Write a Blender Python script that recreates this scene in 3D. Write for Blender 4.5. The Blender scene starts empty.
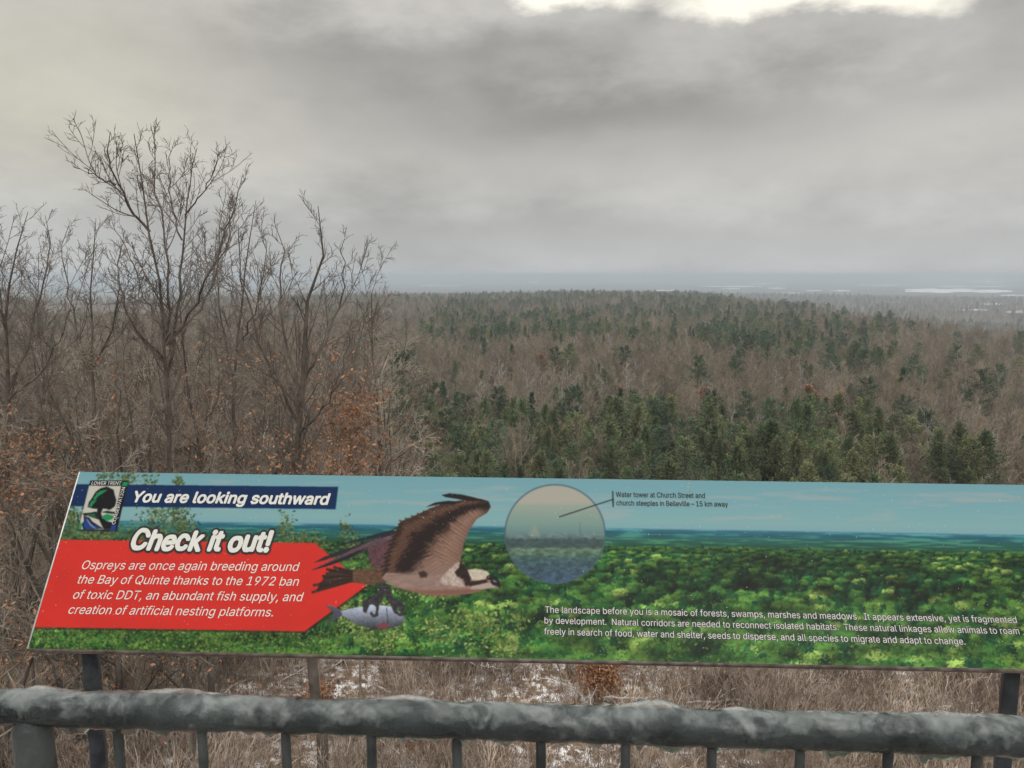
import bpy, math, random
import numpy as np

# ------------------------------------------------------------------ camera, sky, light
W_PX, H_PX, F_PX = 1024, 768, 780.0
HORIZON = 274.5
EYE = 11.5                                   # metres above the hilltop
PITCH = math.atan((384 - HORIZON) / F_PX)
scn = bpy.context.scene
COL = scn.collection

cam_d = bpy.data.cameras.new('camera')
cam_d.sensor_width = 36.0
cam_d.lens = F_PX * 36.0 / W_PX
cam_d.clip_start = 0.05
cam_d.clip_end = 100000.0
cam = bpy.data.objects.new('camera', cam_d)
COL.objects.link(cam)
cam.location = (0, 0, EYE)
cam.rotation_euler = (math.pi / 2 - PITCH, 0, 0)
scn.camera = cam

SUN_ELEV, SUN_ROT = math.radians(38), math.radians(165)
world = bpy.data.worlds.new('World')
scn.world = world
world.use_nodes = True
wn, wl = world.node_tree.nodes, world.node_tree.links
wn.clear()


def wnode(t, **kw):
    n = wn.new(t)
    for k, v in kw.items():
        setattr(n, k, v)
    return n


def wmath(op, a, b=None, c=None, clamp=False):
    n = wn.new('ShaderNodeMath')
    n.operation = op
    n.use_clamp = clamp
    for i, v in enumerate((a, b, c)):
        if v is None:
            continue
        if isinstance(v, (int, float)):
            n.inputs[i].default_value = v
        else:
            wl.new(v, n.inputs[i])
    return n.outputs[0]


def wmix(fac, a, b):
    n = wn.new('ShaderNodeMix')
    n.data_type = 'RGBA'
    for sock, v in ((n.inputs[0], fac), (n.inputs[6], a), (n.inputs[7], b)):
        if isinstance(v, (int, float)):
            sock.default_value = v
        elif isinstance(v, tuple):
            sock.default_value = (*v, 1)
        else:
            wl.new(v, sock)
    return n.outputs[2]


tc = wnode('ShaderNodeTexCoord')
sep = wnode('ShaderNodeSeparateXYZ')
wl.new(tc.outputs['Generated'], sep.inputs[0])
dx, dy, dz = sep.outputs
def wnoise(scale, detail, rough, off, dist=0.0):
    m = wnode('ShaderNodeMapping')
    m.inputs['Location'].default_value = off
    m.inputs['Scale'].default_value = (1, 1, 2.3)
    wl.new(tc.outputs['Generated'], m.inputs[0])
    n = wnode('ShaderNodeTexNoise')
    n.inputs['Scale'].default_value = scale
    n.inputs['Detail'].default_value = detail
    n.inputs['Roughness'].default_value = rough
    n.inputs['Distortion'].default_value = dist
    wl.new(m.outputs[0], n.inputs['Vector'])
    return n.outputs['Fac']


n_big = wnoise(1.7, 6, 0.55, (3.1, 1.7, 0))
n_mid = wnoise(5.0, 8, 0.58, (7.7, 4.2, 2))
n_warp = wnoise(3.0, 7, 0.6, (12.4, 9.9, 5))
ay = wmath('MAXIMUM', wmath('ABSOLUTE', dy), 0.2)
ca = wmath('ADD', wmath('DIVIDE', dx, ay), wmath('MULTIPLY', wmath('SUBTRACT', n_warp, 0.5), 0.34))
cb = wmath('ADD', wmath('DIVIDE', dz, ay), wmath('MULTIPLY', wmath('SUBTRACT', n_mid, 0.5), 0.16))


def blob(a0, b0, sa, sb):
    """soft cloud mass centred on one direction of the sky"""
    p = wmath('POWER', wmath('DIVIDE', wmath('SUBTRACT', ca, a0), sa), 2)
    q = wmath('POWER', wmath('DIVIDE', wmath('SUBTRACT', cb, b0), sb), 2)
    return wmath('POWER', 2.71828, wmath('MULTIPLY', wmath('ADD', p, q), -1))


val = wmath('ADD', 0.525, wmath('MULTIPLY', wmath('SUBTRACT', n_big, 0.5), 0.30))
val = wmath('ADD', val, wmath('MULTIPLY', wmath('SUBTRACT', n_mid, 0.5), 0.36))
for (a0, b0, sa, sb, amp) in ((0.10, 0.205, 0.30, 0.045, -0.215), (-0.10, 0.275, 0.28, 0.040, -0.16),
                              (0.42, 0.235, 0.20, 0.035, -0.090), (0.155, 0.335, 0.035, 0.03, -0.16),
                              (-0.62, 0.19, 0.24, 0.110, 0.10), (-0.32, 0.135, 0.20, 0.035, 0.03), (-.2, .34, .2, .03, .05),
                              (0.0, 0.065, 2.0, 0.030, -0.045), (0.60, 0.30, 0.10, 0.06, -0.11)):
    val = wmath('ADD', val, wmath('MULTIPLY', blob(a0, b0, sa, sb), amp))
brk = wmath('ADD', wmath('MULTIPLY', blob(0.37, 0.352, 0.18, 0.040), 1.35),
            wmath('MULTIPLY', blob(0.05, 0.360, 0.075, 0.032), 1.15))
brk = wmath('SMOOTH_MIN', wmath('MULTIPLY', wmath('SUBTRACT', brk, 0.28, clamp=True), 2.2), 1.0, 0.2)
val = wmath('ADD', val, wmath('MULTIPLY', brk, 0.50))
mr = wnode('ShaderNodeMapRange')
mr.interpolation_type = 'SMOOTHSTEP'
mr.inputs[1].default_value = 0.34
mr.inputs[2].default_value = 0.85
mr.inputs[3].default_value = 1.0
mr.inputs[4].default_value = 4.2          # an overcast sky is about three times brighter overhead
wl.new(dz, mr.inputs[0])
val = wmath('MULTIPLY', val, mr.outputs[0])
warm = wmath('MINIMUM', wmath('ADD', blob(-0.62, 0.22, 0.30, 0.16), brk), 1.0)
tint = wmix(warm, (1.02, 0.985, 0.925), (1.06, 1.01, 0.865))
low = wnode('ShaderNodeMapRange')
low.inputs[1].default_value = 0.0
low.inputs[2].default_value = 0.13
low.inputs[3].default_value = 1.0
low.inputs[4].default_value = 0.0
wl.new(dz, low.inputs[0])
tint = wmix(low.outputs[0], tint, (0.955, 0.985, 1.0))
vs = wnode('ShaderNodeVectorMath')
vs.operation = 'SCALE'
wl.new(tint, vs.inputs[0])
wl.new(wmath('MULTIPLY', val, 10.0), vs.inputs['Scale'])
sky = wnode('ShaderNodeTexSky')
sky.sky_type = 'NISHITA'
sky.sun_disc = False
sky.sun_elevation = SUN_ELEV
sky.sun_rotation = SUN_ROT
sky_mix = wmix(0.97, sky.outputs[0], vs.outputs[0])
bg = wnode('ShaderNodeBackground')
bg.inputs[1].default_value = 0.1
wl.new(sky_mix, bg.inputs[0])
wo = wnode('ShaderNodeOutputWorld')
wl.new(bg.outputs[0], wo.inputs[0])

sun_d = bpy.data.lights.new('sun', 'SUN')
sun_d.energy = 0.9
sun_d.angle = math.radians(25)
sun_d.color = (1.0, 0.96, 0.9)
sun = bpy.data.objects.new('sun', sun_d)
COL.objects.link(sun)
sun.rotation_euler = (math.radians(90) - SUN_ELEV, 0, math.radians(180) - SUN_ROT)

scn.view_settings.view_transform = 'Standard'
scn.view_settings.look = 'None'
scn.view_settings.gamma = 1.0
scn.view_settings.exposure = 0.0
scn.render.engine = 'CYCLES'
scn.cycles.use_denoising = True
scn.cycles.max_bounces = 6
scn.cycles.diffuse_bounces = 2
scn.cycles.glossy_bounces = 2
scn.cycles.transmission_bounces = 6
scn.cycles.transparent_max_bounces = 8
scn.cycles.volume_bounces = 1
scn.cycles.sample_clamp_indirect = 4.0


# ------------------------------------------------------------------ maths helpers
FWD = np.array([0, math.cos(PITCH), -math.sin(PITCH)])
UP = np.array([0, math.sin(PITCH), math.cos(PITCH)])
EYE3 = np.array([0, 0, EYE], float)


def ray(px, py):
    return FWD + np.array([1.0, 0, 0]) * ((px - 512) / F_PX) + UP * ((384 - py) / F_PX)


def at(px, py, dist):
    r = ray(px, py)
    return EYE3 + r / r[1] * dist


def project(P):
    d = np.atleast_2d(P) - EYE3
    z = d @ FWD
    z = np.where(np.abs(z) < 1e-6, 1e-6, z)
    return 512 + F_PX * d[:, 0] / z, 384 - F_PX * (d @ UP) / z, z


_tab = np.random.RandomState(5).rand(256, 256)


def vnoise(x, y, seed=0):
    x = np.asarray(x, float) + seed * 17.31
    y = np.asarray(y, float) + seed * 9.73
    ix, iy = np.floor(x).astype(int), np.floor(y).astype(int)
    fx, fy = x - ix, y - iy
    fx, fy = fx * fx * (3 - 2 * fx), fy * fy * (3 - 2 * fy)
    a, b = _tab[ix & 255, iy & 255], _tab[(ix + 1) & 255, iy & 255]
    c, d = _tab[ix & 255, (iy + 1) & 255], _tab[(ix + 1) & 255, (iy + 1) & 255]
    return (a * (1 - fx) + b * fx) * (1 - fy) + (c * (1 - fx) + d * fx) * fy


def fbm(x, y, octv=4, seed=0):
    s, amp, tot = 0, 1.0, 0
    for o in range(octv):
        s = s + amp * vnoise(np.asarray(x) * 2 ** o, np.asarray(y) * 2 ** o, seed + o * 3)
        tot += amp
        amp *= 0.5
    return s / tot


def sstep(a, b, x):
    t = np.clip((np.asarray(x, float) - a) / (b - a), 0, 1)
    return t * t * (3 - 2 * t)


def ground_z(x, y):
    """height of the land: hilltop under the tower, a slope, a wooded plateau, then lowland to the far shore"""
    x, y = np.asarray(x, float), np.asarray(y, float)
    r = np.hypot(x, y)
    az = np.degrees(np.arctan2(x, np.maximum(y, 1e-3)))
    az = np.where(y < 0, 0, az)
    left = sstep(-6, -18, az)
    z = -0.6 * sstep(10, 26, r) * 0 - 27.0 * (sstep(27, 100, r) * (1 - left) + sstep(26, 190, r) * left)
    z = z - 12.0 * sstep(250, 1500, r)
    z = z + (fbm(x / 170, y / 170, 3, 2) - 0.5) * 7.0 * sstep(90, 260, r)
    z = z + (fbm(x / 620, y / 620, 2, 8) - 0.5) * 8.0 * sstep(500, 900, r)
    z = z + (fbm(x / 2.5, y / 2.5, 3, 4) - 0.5) * 0.35 * sstep(2, 8, r)
    z = z + (6.5 * np.exp(-((az - 7) / 8) ** 2) + 2.5 * np.exp(-((az + 9) / 5) ** 2)) * sstep(600, 1350, r)
    edge = np.interp(az, [-30, 13, 17, 22, 27, 34], [1450, 1500, 1150, 800, 600, 470])
    z = z - 46.0 * sstep(edge, edge * 1.35, r) + (fbm(x / 300, y / 300, 2, 6) - .5) * 5 * sstep(edge * 1.2, edge * 2, r)
    z = z - 14.0 * sstep(3000, 5500, r)
    z = z + (fbm(x / 2600, y / 2600, 3, 11) - 0.5) * 26 * sstep(3500, 7000, r)
    z = z + (74 + 36 * fbm(x / 5200, y / 9000, 3, 14)) * sstep(9500, 19500, r)
    return z


# ------------------------------------------------------------------ object helpers
def tag(o, label=None, cat=None, group=None, kind=None):
    if label:
        o['label'] = label
    if cat:
        o['category'] = cat
    if group:
        o['group'] = group
    if kind:
        o['kind'] = kind
    return o


def empty(name, loc, label, cat, group=None):
    o = bpy.data.objects.new(name, None)
    o.empty_display_size = 0.3
    COL.objects.link(o)
    o.location = loc
    return tag(o, label, cat, group)


def make_mesh(name, V, F, mat=None, smooth=False):
    """V (n,3); F (m,k) with constant k"""
    me = bpy.data.meshes.new(name)
    V = np.asarray(V, np.float32)
    F = np.asarray(F, np.int32)
    m, k = F.shape
    me.vertices.add(len(V))
    me.vertices.foreach_set('co', V.ravel())
    me.loops.add(m * k)
    me.loops.foreach_set('vertex_index', F.ravel())
    me.polygons.add(m)
    me.polygons.foreach_set('loop_start', np.arange(0, m * k, k, dtype=np.int32))
    me.polygons.foreach_set('loop_total', np.full(m, k, np.int32))
    if smooth:
        me.polygons.foreach_set('use_smooth', np.ones(m, bool))
    me.update(calc_edges=True)
    if mat:
        me.materials.append(mat)
    return me


def obj(name, me, parent=None, loc=None):
    o = bpy.data.objects.new(name, me)
    COL.objects.link(o)
    if parent is not None:
        o.parent = parent
    if loc is not None:
        o.location = loc
    return o


def pcolors(me, cols, name='Col'):
    a = me.color_attributes.new(name, 'FLOAT_COLOR', 'POINT')
    c = np.ones((len(cols), 4), np.float32)
    c[:, :3] = cols
    a.data.foreach_set('color', c.ravel())


def tube_arrays(groups, sides=3):
    """groups: list of (pts (M,n,3), rad (M,n)) -> V, F"""
    Vs, Fs, base = [], [], 0
    for pts, rad in groups:
        M, n, _ = pts.shape
        if M == 0:
            continue
        tan = np.gradient(pts, axis=1)
        tan /= np.linalg.norm(tan, axis=2, keepdims=True) + 1e-9
        ref = np.where(np.abs(tan[:, :1, 2:3]) > 0.9, np.array([1.0, 0, 0]), np.array([0, 0, 1.0]))
        ref = np.repeat(ref, n, axis=1)
        a = np.cross(tan, ref)
        a /= np.linalg.norm(a, axis=2, keepdims=True) + 1e-9
        b = np.cross(tan, a)
        th = np.arange(sides) * 2 * math.pi / sides
        V = (pts[:, :, None, :] + rad[:, :, None, None] *
             (a[:, :, None, :] * np.cos(th)[None, None, :, None] + b[:, :, None, :] * np.sin(th)[None, None, :, None]))
        idx = base + np.arange(M * n * sides).reshape(M, n, sides)
        nx = np.roll(idx, -1, axis=2)
        F = np.stack([idx[:, :-1], nx[:, :-1], nx[:, 1:], idx[:, 1:]], -1).reshape(-1, 4)
        Vs.append(V.reshape(-1, 3))
        Fs.append(F)
        base += M * n * sides
    return np.concatenate(Vs), np.concatenate(Fs)


def join(parts):
    Vs, Fs, b = [], [], 0
    for V, F in parts:
        Vs.append(V)
        Fs.append(F + b)
        b += len(V)
    return np.concatenate(Vs), np.concatenate(Fs)


def grow(rng, pts, rad, k, t0, t1, ang, ratio, nseg, wob, up, rr=0.6, tip=0.35, rmin=0.004, lmin=0.1, taper_len=0.55):
    """children of every parent polyline, all at once"""
    M, n, _ = pts.shape
    idx = np.repeat(np.arange(M), k)
    t = t0 + (t1 - t0) * ((np.tile(np.arange(k), M) + rng.rand(M * k)) / k)
    f = t * (n - 1)
    i = np.minimum(f.astype(int), n - 2)
    w = (f - i)[:, None]
    p = pts[idx, i] * (1 - w) + pts[idx, i + 1] * w
    r = rad[idx, i] * (1 - w[:, 0]) + rad[idx, i + 1] * w[:, 0]
    tan = pts[idx, i + 1] - pts[idx, i]
    tan /= np.linalg.norm(tan, axis=1, keepdims=True) + 1e-9
    L = np.linalg.norm(np.diff(pts, axis=1), axis=2).sum(1)[idx]
    q = rng.randn(len(idx), 3)
    q -= (q * tan).sum(1, keepdims=True) * tan
    q /= np.linalg.norm(q, axis=1, keepdims=True) + 1e-9
    a = np.radians(ang) * (0.75 + 0.5 * rng.rand(len(idx)))[:, None]
    d = tan * np.cos(a) + q * np.sin(a)
    ln = np.maximum(L * ratio * (1 - taper_len * t) * (0.6 + 0.7 * rng.rand(len(idx))), lmin)
    out = np.zeros((len(idx), nseg + 1, 3))
    out[:, 0] = p
    for s in range(nseg):
        d = d + wob * rng.randn(len(idx), 3) + np.array([0, 0, up])
        d /= np.linalg.norm(d, axis=1, keepdims=True)
        out[:, s + 1] = out[:, s] + d * (ln / nseg)[:, None]
    r0 = np.maximum(r * rr, rmin)
    ro = r0[:, None] * np.linspace(1, tip, nseg + 1)[None]
    return out, np.maximum(ro, rmin * 0.8)


def leaf_quads(rng, P, size, n_per=1, spread=0.1):
    P = np.repeat(P, n_per, axis=0) + rng.randn(len(P) * n_per, 3) * spread
    a = rng.randn(len(P), 3)
    a /= np.linalg.norm(a, axis=1, keepdims=True)
    b = np.cross(a, rng.randn(len(P), 3))
    b /= np.linalg.norm(b, axis=1, keepdims=True)
    s = size * (0.6 + 0.8 * rng.rand(len(P), 1))
    V = np.stack([P - a * s, P + b * s * 0.45, P + a * s, P - b * s * 0.45], 1).reshape(-1, 3)
    return V, np.arange(len(V)).reshape(-1, 4)


# ------------------------------------------------------------------ materials
def srgb(*c):
    c = np.array(c, float) / 255
    return tuple(np.where(c <= 0.04045, c / 12.92, ((c + 0.055) / 1.055) ** 2.4))


def new_mat(name):
    m = bpy.data.materials.new(name)
    m.use_nodes = True
    nt = m.node_tree
    return m, nt, nt.nodes, nt.links, nt.nodes['Principled BSDF']


def noise_mat(name, c1, c2, scale, rough=0.85, detail=4, metal=0.0, rnd=0.0, c3=None, bump=0.0, bumpscale=None, lo=.35, hi=.65):
    """two colours by noise in object space, a third by per-object random"""
    m, nt, N, L, B = new_mat(name)
    t = N.new('ShaderNodeTexCoord')
    n = N.new('ShaderNodeTexNoise')
    n.inputs['Scale'].default_value = scale
    n.inputs['Detail'].default_value = detail
    L.new(t.outputs['Object'], n.inputs['Vector'])
    cr = N.new('ShaderNodeValToRGB')
    cr.color_ramp.elements[0].position, cr.color_ramp.elements[1].position = lo, hi
    cr.color_ramp.elements[0].color = (*c1, 1)
    cr.color_ramp.elements[1].color = (*c2, 1)
    L.new(n.outputs['Fac'], cr.inputs[0])
    out = cr.outputs[0]
    oi = N.new('ShaderNodeObjectInfo')
    if c3 is not None:
        mx = N.new('ShaderNodeMix')
        mx.data_type = 'RGBA'
        mp = N.new('ShaderNodeMapRange')
        mp.inputs[1].default_value, mp.inputs[2].default_value = 0.25, 1.0
        mp.inputs[4].default_value = 0.85
        L.new(oi.outputs['Random'], mp.inputs[0])
        L.new(mp.outputs[0], mx.inputs[0])
        L.new(out, mx.inputs[6])
        mx.inputs[7].default_value = (*c3, 1)
        out = mx.outputs[2]
    if rnd:
        hv = N.new('ShaderNodeHueSaturation')
        m2 = N.new('ShaderNodeMath')
        m2.operation = 'MULTIPLY'
        m2.inputs[1].default_value = 7.31
        L.new(oi.outputs['Random'], m2.inputs[0])
        m3 = N.new('ShaderNodeMath')
        m3.operation = 'FRACT'
        L.new(m2.outputs[0], m3.inputs[0])
        mp2 = N.new('ShaderNodeMapRange')
        mp2.inputs[3].default_value, mp2.inputs[4].default_value = 1 - rnd, 1 + rnd
        L.new(m3.outputs[0], mp2.inputs[0])
        L.new(mp2.outputs[0], hv.inputs['Value'])
        L.new(out, hv.inputs['Color'])
        out = hv.outputs[0]
    L.new(out, B.inputs['Base Color'])
    B.inputs['Roughness'].default_value = rough
    B.inputs['Metallic'].default_value = metal
    B.inputs['Specular IOR Level'].default_value = 0.2
    if bump:
        n2 = N.new('ShaderNodeTexNoise')
        n2.inputs['Scale'].default_value = bumpscale or scale * 3
        n2.inputs['Detail'].default_value = 6
        L.new(t.outputs['Object'], n2.inputs['Vector'])
        bp = N.new('ShaderNodeBump')
        bp.inputs['Strength'].default_value = bump
        bp.inputs['Distance'].default_value = 0.02
        L.new(n2.outputs['Fac'], bp.inputs['Height'])
        L.new(bp.outputs[0], B.inputs['Normal'])
    return m


M_BARK = noise_mat('bark', (0.062, 0.052, 0.044), (0.135, 0.115, 0.098), 3.0, bump=0.6, bumpscale=30)
M_TWIG = noise_mat('twig_bark', (0.085, 0.070, 0.060), (0.19, 0.165, 0.145), 1.2, rnd=0.15)
M_SCRUB = noise_mat('scrub_bark', (0.085, 0.070, 0.056), (0.34, 0.30, 0.25), 0.8, rnd=0.45)
M_LEAF = noise_mat('dry_oak_leaf', (0.21, 0.10, 0.057), (0.38, 0.215, 0.125), 2.5, rnd=0.2)
M_PALE = noise_mat('frosted_wood', (0.26, 0.22, 0.19), (0.72, 0.70, 0.69), 2.5, bump=0.3)
M_BRUSH = noise_mat('dry_brush', (0.15, 0.105, 0.075), (0.56, 0.47, 0.39), 2.2, rnd=0.4, lo=.4, hi=.6)
M_FARBARE = noise_mat('bare_crown', (0.155, 0.132, 0.100), (0.30, 0.262, 0.205), 0.25, rnd=0.34, c3=(0.27, 0.215, 0.155))
M_BIRCH = noise_mat('pale_bark', (0.26, 0.235, 0.21), (0.42, 0.39, 0.36), 1.0)
M_RUST = noise_mat('rusty_crown', (0.22, 0.125, 0.075), (0.32, 0.20, 0.125), 0.5, rnd=0.15)
M_NEEDLE = noise_mat('needles', (0.078, 0.120, 0.056), (0.155, 0.200, 0.092), 0.5, rnd=0.3, c3=(0.22, 0.22, 0.11))
M_NEEDLE_D = noise_mat('dark_needles', (0.052, 0.090, 0.054), (0.108, 0.156, 0.085), 0.5, rnd=0.35)


def ground_material():
    m, nt, N, L, B = new_mat('land')
    g = N.new('ShaderNodeNewGeometry')

    def noise(scale, detail=5, rough=0.6):
        n = N.new('ShaderNodeTexNoise')
        n.inputs['Scale'].default_value = scale
        n.inputs['Detail'].default_value = detail
        n.inputs['Roughness'].default_value = rough
        L.new(g.outputs['Position'], n.inputs['Vector'])
        return n.outputs['Fac']

    def ramp(f, a, b, ca_, cb_):
        r = N.new('ShaderNodeValToRGB')
        r.color_ramp.elements[0].position, r.color_ramp.elements[1].position = a, b
        r.color_ramp.elements[0].color = (*ca_, 1)
        r.color_ramp.elements[1].color = (*cb_, 1)
        L.new(f, r.inputs[0])
        return r.outputs[0]

    def mix(f, a, b):
        x = N.new('ShaderNodeMix')
        x.data_type = 'RGBA'
        for s, v in ((x.inputs[0], f), (x.inputs[6], a), (x.inputs[7], b)):
            if isinstance(v, tuple):
                s.default_value = (*v, 1)
            else:
                L.new(v, s)
        return x.outputs[2]

    litter = ramp(noise(2.3, 8, 0.7), 0.35, 0.7, (0.085, 0.058, 0.040), (0.25, 0.18, 0.125))
    snowf = N.new('ShaderNodeValToRGB')
    snowf.color_ramp.elements[0].position, snowf.color_ramp.elements[1].position = 0.49, 0.60
    L.new(noise(2.6, 9, 0.75), snowf.inputs[0])
    near = mix(snowf.outputs[0], litter, (0.78, 0.78, 0.80))
    mid = ramp(noise(0.02, 5), 0.35, 0.65, (0.075, 0.058, 0.045), (0.13, 0.105, 0.085))
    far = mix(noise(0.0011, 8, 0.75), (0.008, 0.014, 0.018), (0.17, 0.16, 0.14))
    dist = N.new('ShaderNodeVectorMath')
    dist.operation = 'LENGTH'
    L.new(g.outputs['Position'], dist.inputs[0])

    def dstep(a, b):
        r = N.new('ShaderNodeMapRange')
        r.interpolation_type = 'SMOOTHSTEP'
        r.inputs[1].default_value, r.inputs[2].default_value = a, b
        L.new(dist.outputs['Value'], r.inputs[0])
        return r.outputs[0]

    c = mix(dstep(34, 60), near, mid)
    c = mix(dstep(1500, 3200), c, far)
    L.new(c, B.inputs['Base Color'])
    B.inputs['Roughness'].default_value = 0.9
    B.inputs['Specular IOR Level'].default_value = 0.1
    return m


# ------------------------------------------------------------------ the land
def build_land():
    azs = np.concatenate([np.radians(np.arange(-46, 46.01, 0.25)), np.radians(np.arange(49, 314, 3.0))])
    rs = np.concatenate([[0.01], np.geomspace(1.5, 26000, 330)])
    A, R = np.meshgrid(azs, rs)
    X, Y = R * np.sin(A), R * np.cos(A)
    Z = ground_z(X, Y)
    nr, na = A.shape
    i = np.arange(nr * na).reshape(nr, na)
    nx = np.roll(i, -1, 1)
    F = np.stack([i[:-1], i[1:], nx[1:], nx[:-1]], -1).reshape(-1, 4)
    me = make_mesh('ground', np.stack([X, Y, Z], -1).reshape(-1, 3), F, ground_material(), smooth=True)
    tag(obj('ground', me), kind='structure')


build_land()

M_SNOW = noise_mat('snow_field', (0.50, 0.50, 0.51), (0.80, 0.80, 0.81), 0.012, rough=0.8)


def ground_hit(px, py):
    r = ray(px, py)
    r = r / math.hypot(r[0], r[1])
    t = np.geomspace(25, 24000, 6000)
    P = EYE3[None] + r[None] * t[:, None]
    below = P[:, 2] < ground_z(P[:, 0], P[:, 1])
    return P[np.argmax(below)] if below.any() else None


def snow_field(px0, px1, py, hw):
    """an open snowy field far off: a ragged flat sheet lying on the land"""
    c = ground_hit((px0 + px1) / 2, py)
    if c is None:
        return
    top, bot = [], []
    for k in range(25):
        x = px0 + (px1 - px0) * k / 24
        w = hw * (math.sin(math.pi * min(max(k / 24, .02), .98)) ** 0.35) * (0.25 + 0.9 * float(vnoise(k * .6, px0)))
        a, b = ground_hit(x, py - w), ground_hit(x, py + w * 0.7)
        if a is None or b is None:
            continue
        top.append(a)
        bot.append(b)
    if len(top) < 3:
        return
    T, Bm = np.array(top), np.array(bot)
    rows = [T * (1 - s) + Bm * s for s in np.linspace(0, 1, 7)]
    V = np.concatenate(rows)
    V[:, 2] = ground_z(V[:, 0], V[:, 1]) + 2.5
    n = len(T)
    i = np.arange(7 * n).reshape(7, n)
    F = np.stack([i[1:, :-1], i[1:, 1:], i[:-1, 1:], i[:-1, :-1]], -1).reshape(-1, 4)
    tag(obj('snow_field', make_mesh('snow_field', V, F, M_SNOW)), kind='structure')


for a in ((905, 1012, 291.8, 2.2), (905, 975, 290.2, 1.5), (750, 772, 284.2, 1.1), (768, 786, 288.6, 1.0), (830, 852, 291.2, 0.9),
          (806, 822, 291, .8), (722, 740, 289, 0.8), (962, 1004, 282, 1.0), (970, 1003, 305, 1.0), (1006, 1030, 313, 2.2),
          (700, 762, 286.8, .8), (858, 902, 285.5, .8), (930, 1006, 287, .7), (1000, 1030, 296, 1.0), (780, 800, 293.5, .7), (528, 542, 283, 0.9), (655, 675, 291, .8), (420, 460, 286, .6), (58, 160, 303, 2.8), (252, 276, 296, 1.6),
          (600, 660, 280.5, .5), (880, 900, 303, .8), (955, 990, 311, 1.0)):
    snow_field(*a)


# ------------------------------------------------------------------ distant and middle trees
def bare_crown_arrays(seed, h=12.0, spread=1.0, thick=1.0, dens=1.0):
    rng = np.random.RandomState(seed)
    n0 = 7
    t = np.linspace(0, 1, n0)
    tr = np.stack([np.cumsum(rng.randn(n0) * .12), np.cumsum(rng.randn(n0) * .12), t * h * 0.9], 1)[None]
    tr[:, 0, :2] = 0
    r0 = (0.16 * (1 - t) + 0.03)[None] * thick * h / 12
    g = [(tr, r0)]
    l1 = grow(rng, tr, r0, int(13 * dens), 0.28, 0.98, 42, 0.55 * spread, 4, 0.12, 0.10, rmin=0.035 * thick, taper_len=.7)
    l2 = grow(rng, *l1, 6, 0.2, 1.0, 42, 0.55, 3, 0.13, 0.08, rmin=0.024 * thick)
    l3 = grow(rng, *l2, 5, 0.2, 1.0, 40, 0.6, 2, 0.15, 0.06, rmin=0.015 * thick, lmin=.4)
    g += [l1, l2, l3]
    return tube_arrays(g, 3), l3


def conifer_arrays(seed, kind):
    """kind 0 spruce cone, 1 irregular broad pine, 2 dense cedar"""
    rng = np.random.RandomState(seed)
    h = (13, 14, 10)[kind]
    rad = (2.1, 2.9, 2.3)[kind]
    nb = (190, 120, 210)[kind]
    th = rng.rand(nb) * 2 * math.pi
    u = np.sort(rng.rand(nb)) ** (0.9, 0.8, 1.0)[kind]
    z = h * ((0.08, 0.22, 0.03)[kind] + (1 - (0.08, 0.22, 0.03)[kind]) * u)
    if kind == 1:
        lay = np.round(u * 11) / 11
        z = h * (0.22 + 0.76 * (0.6 * lay + 0.4 * u))
        prof = np.sin(np.pi * np.clip(0.06 + 0.74 * (1 - u), 0, 1)) ** 0.8
    elif kind == 0:
        prof = (1 - u) ** 0.85 + 0.05
    else:
        prof = np.clip(1 - u ** 1.7, 0, 1) ** .75 * 0.95 + 0.05
    lob = 0.55 + 0.85 * vnoise(th * 1.3, z * .55, seed)
    L = rad * prof * lob * (0.75 + 0.5 * rng.rand(nb))
    up = (-0.12, 0.22, 0.5)[kind]
    d = np.stack([np.cos(th), np.sin(th), np.full(nb, up) + rng.randn(nb) * .12], 1)
    tt = np.linspace(0, 1, 5)
    pts = np.zeros((nb, 5, 3))
    pts[:, :, 2] = z[:, None]
    pts += d[:, None, :] * (L[:, None] * tt[None])[:, :, None]
    pts[:, :, 2] += (0.05 if kind == 0 else 0.08) * (tt[None] ** 2) * L[:, None]
    rb = np.full((nb, 5), 0.03) * np.linspace(1, .4, 5)
    trunk = np.stack([np.zeros(6), np.zeros(6), np.linspace(0, h, 6)], 1)[None]
    wood = tube_arrays([(trunk, np.linspace(.2, .03, 6)[None]), (pts, rb)], 3)
    # sprays of needles along every branch
    per = (24, 36, 24)[kind]
    idx = np.repeat(np.arange(nb), per)
    t = 0.15 + 0.9 * rng.rand(len(idx)) ** 0.75
    P = pts[idx, 0] + (pts[idx, 4] - pts[idx, 0]) * t[:, None]
    P[:, 2] += rng.randn(len(P)) * (.14, .22, .3)[kind]
    dirn = d[idx] + rng.randn(len(P), 3) * np.array([.75, .75, .5])
    dirn[:, 2] += (0, .35, .55)[kind]
    dirn /= np.linalg.norm(dirn, axis=1, keepdims=True)
    side = np.cross(dirn, rng.randn(len(P), 3))
    side /= np.linalg.norm(side, axis=1, keepdims=True)
    ln = (0.40, 0.42, 0.36)[kind] * (0.6 + 0.8 * rng.rand(len(P), 1)) * (1.1 - 0.35 * t[:, None])
    wd = ln * 0.13
    V = np.stack([P - side * wd, P + dirn * ln * .55 - side * wd * 1.1, P + dirn * ln, P + dirn * ln * .5 + side * wd * 1.2], 1)
    V = V.reshape(-1, 3)
    return wood, (V, np.arange(len(V)).reshape(-1, 4))


def two_mat_mesh(name, a, ma, b, mb):
    V, F = join([a, b])
    me = make_mesh(name, V, F)
    me.materials.append(ma)
    me.materials.append(mb)
    mi = np.zeros(len(F), np.int32)
    mi[len(a[1]):] = 1
    me.polygons.foreach_set('material_index', mi)
    return me


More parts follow.
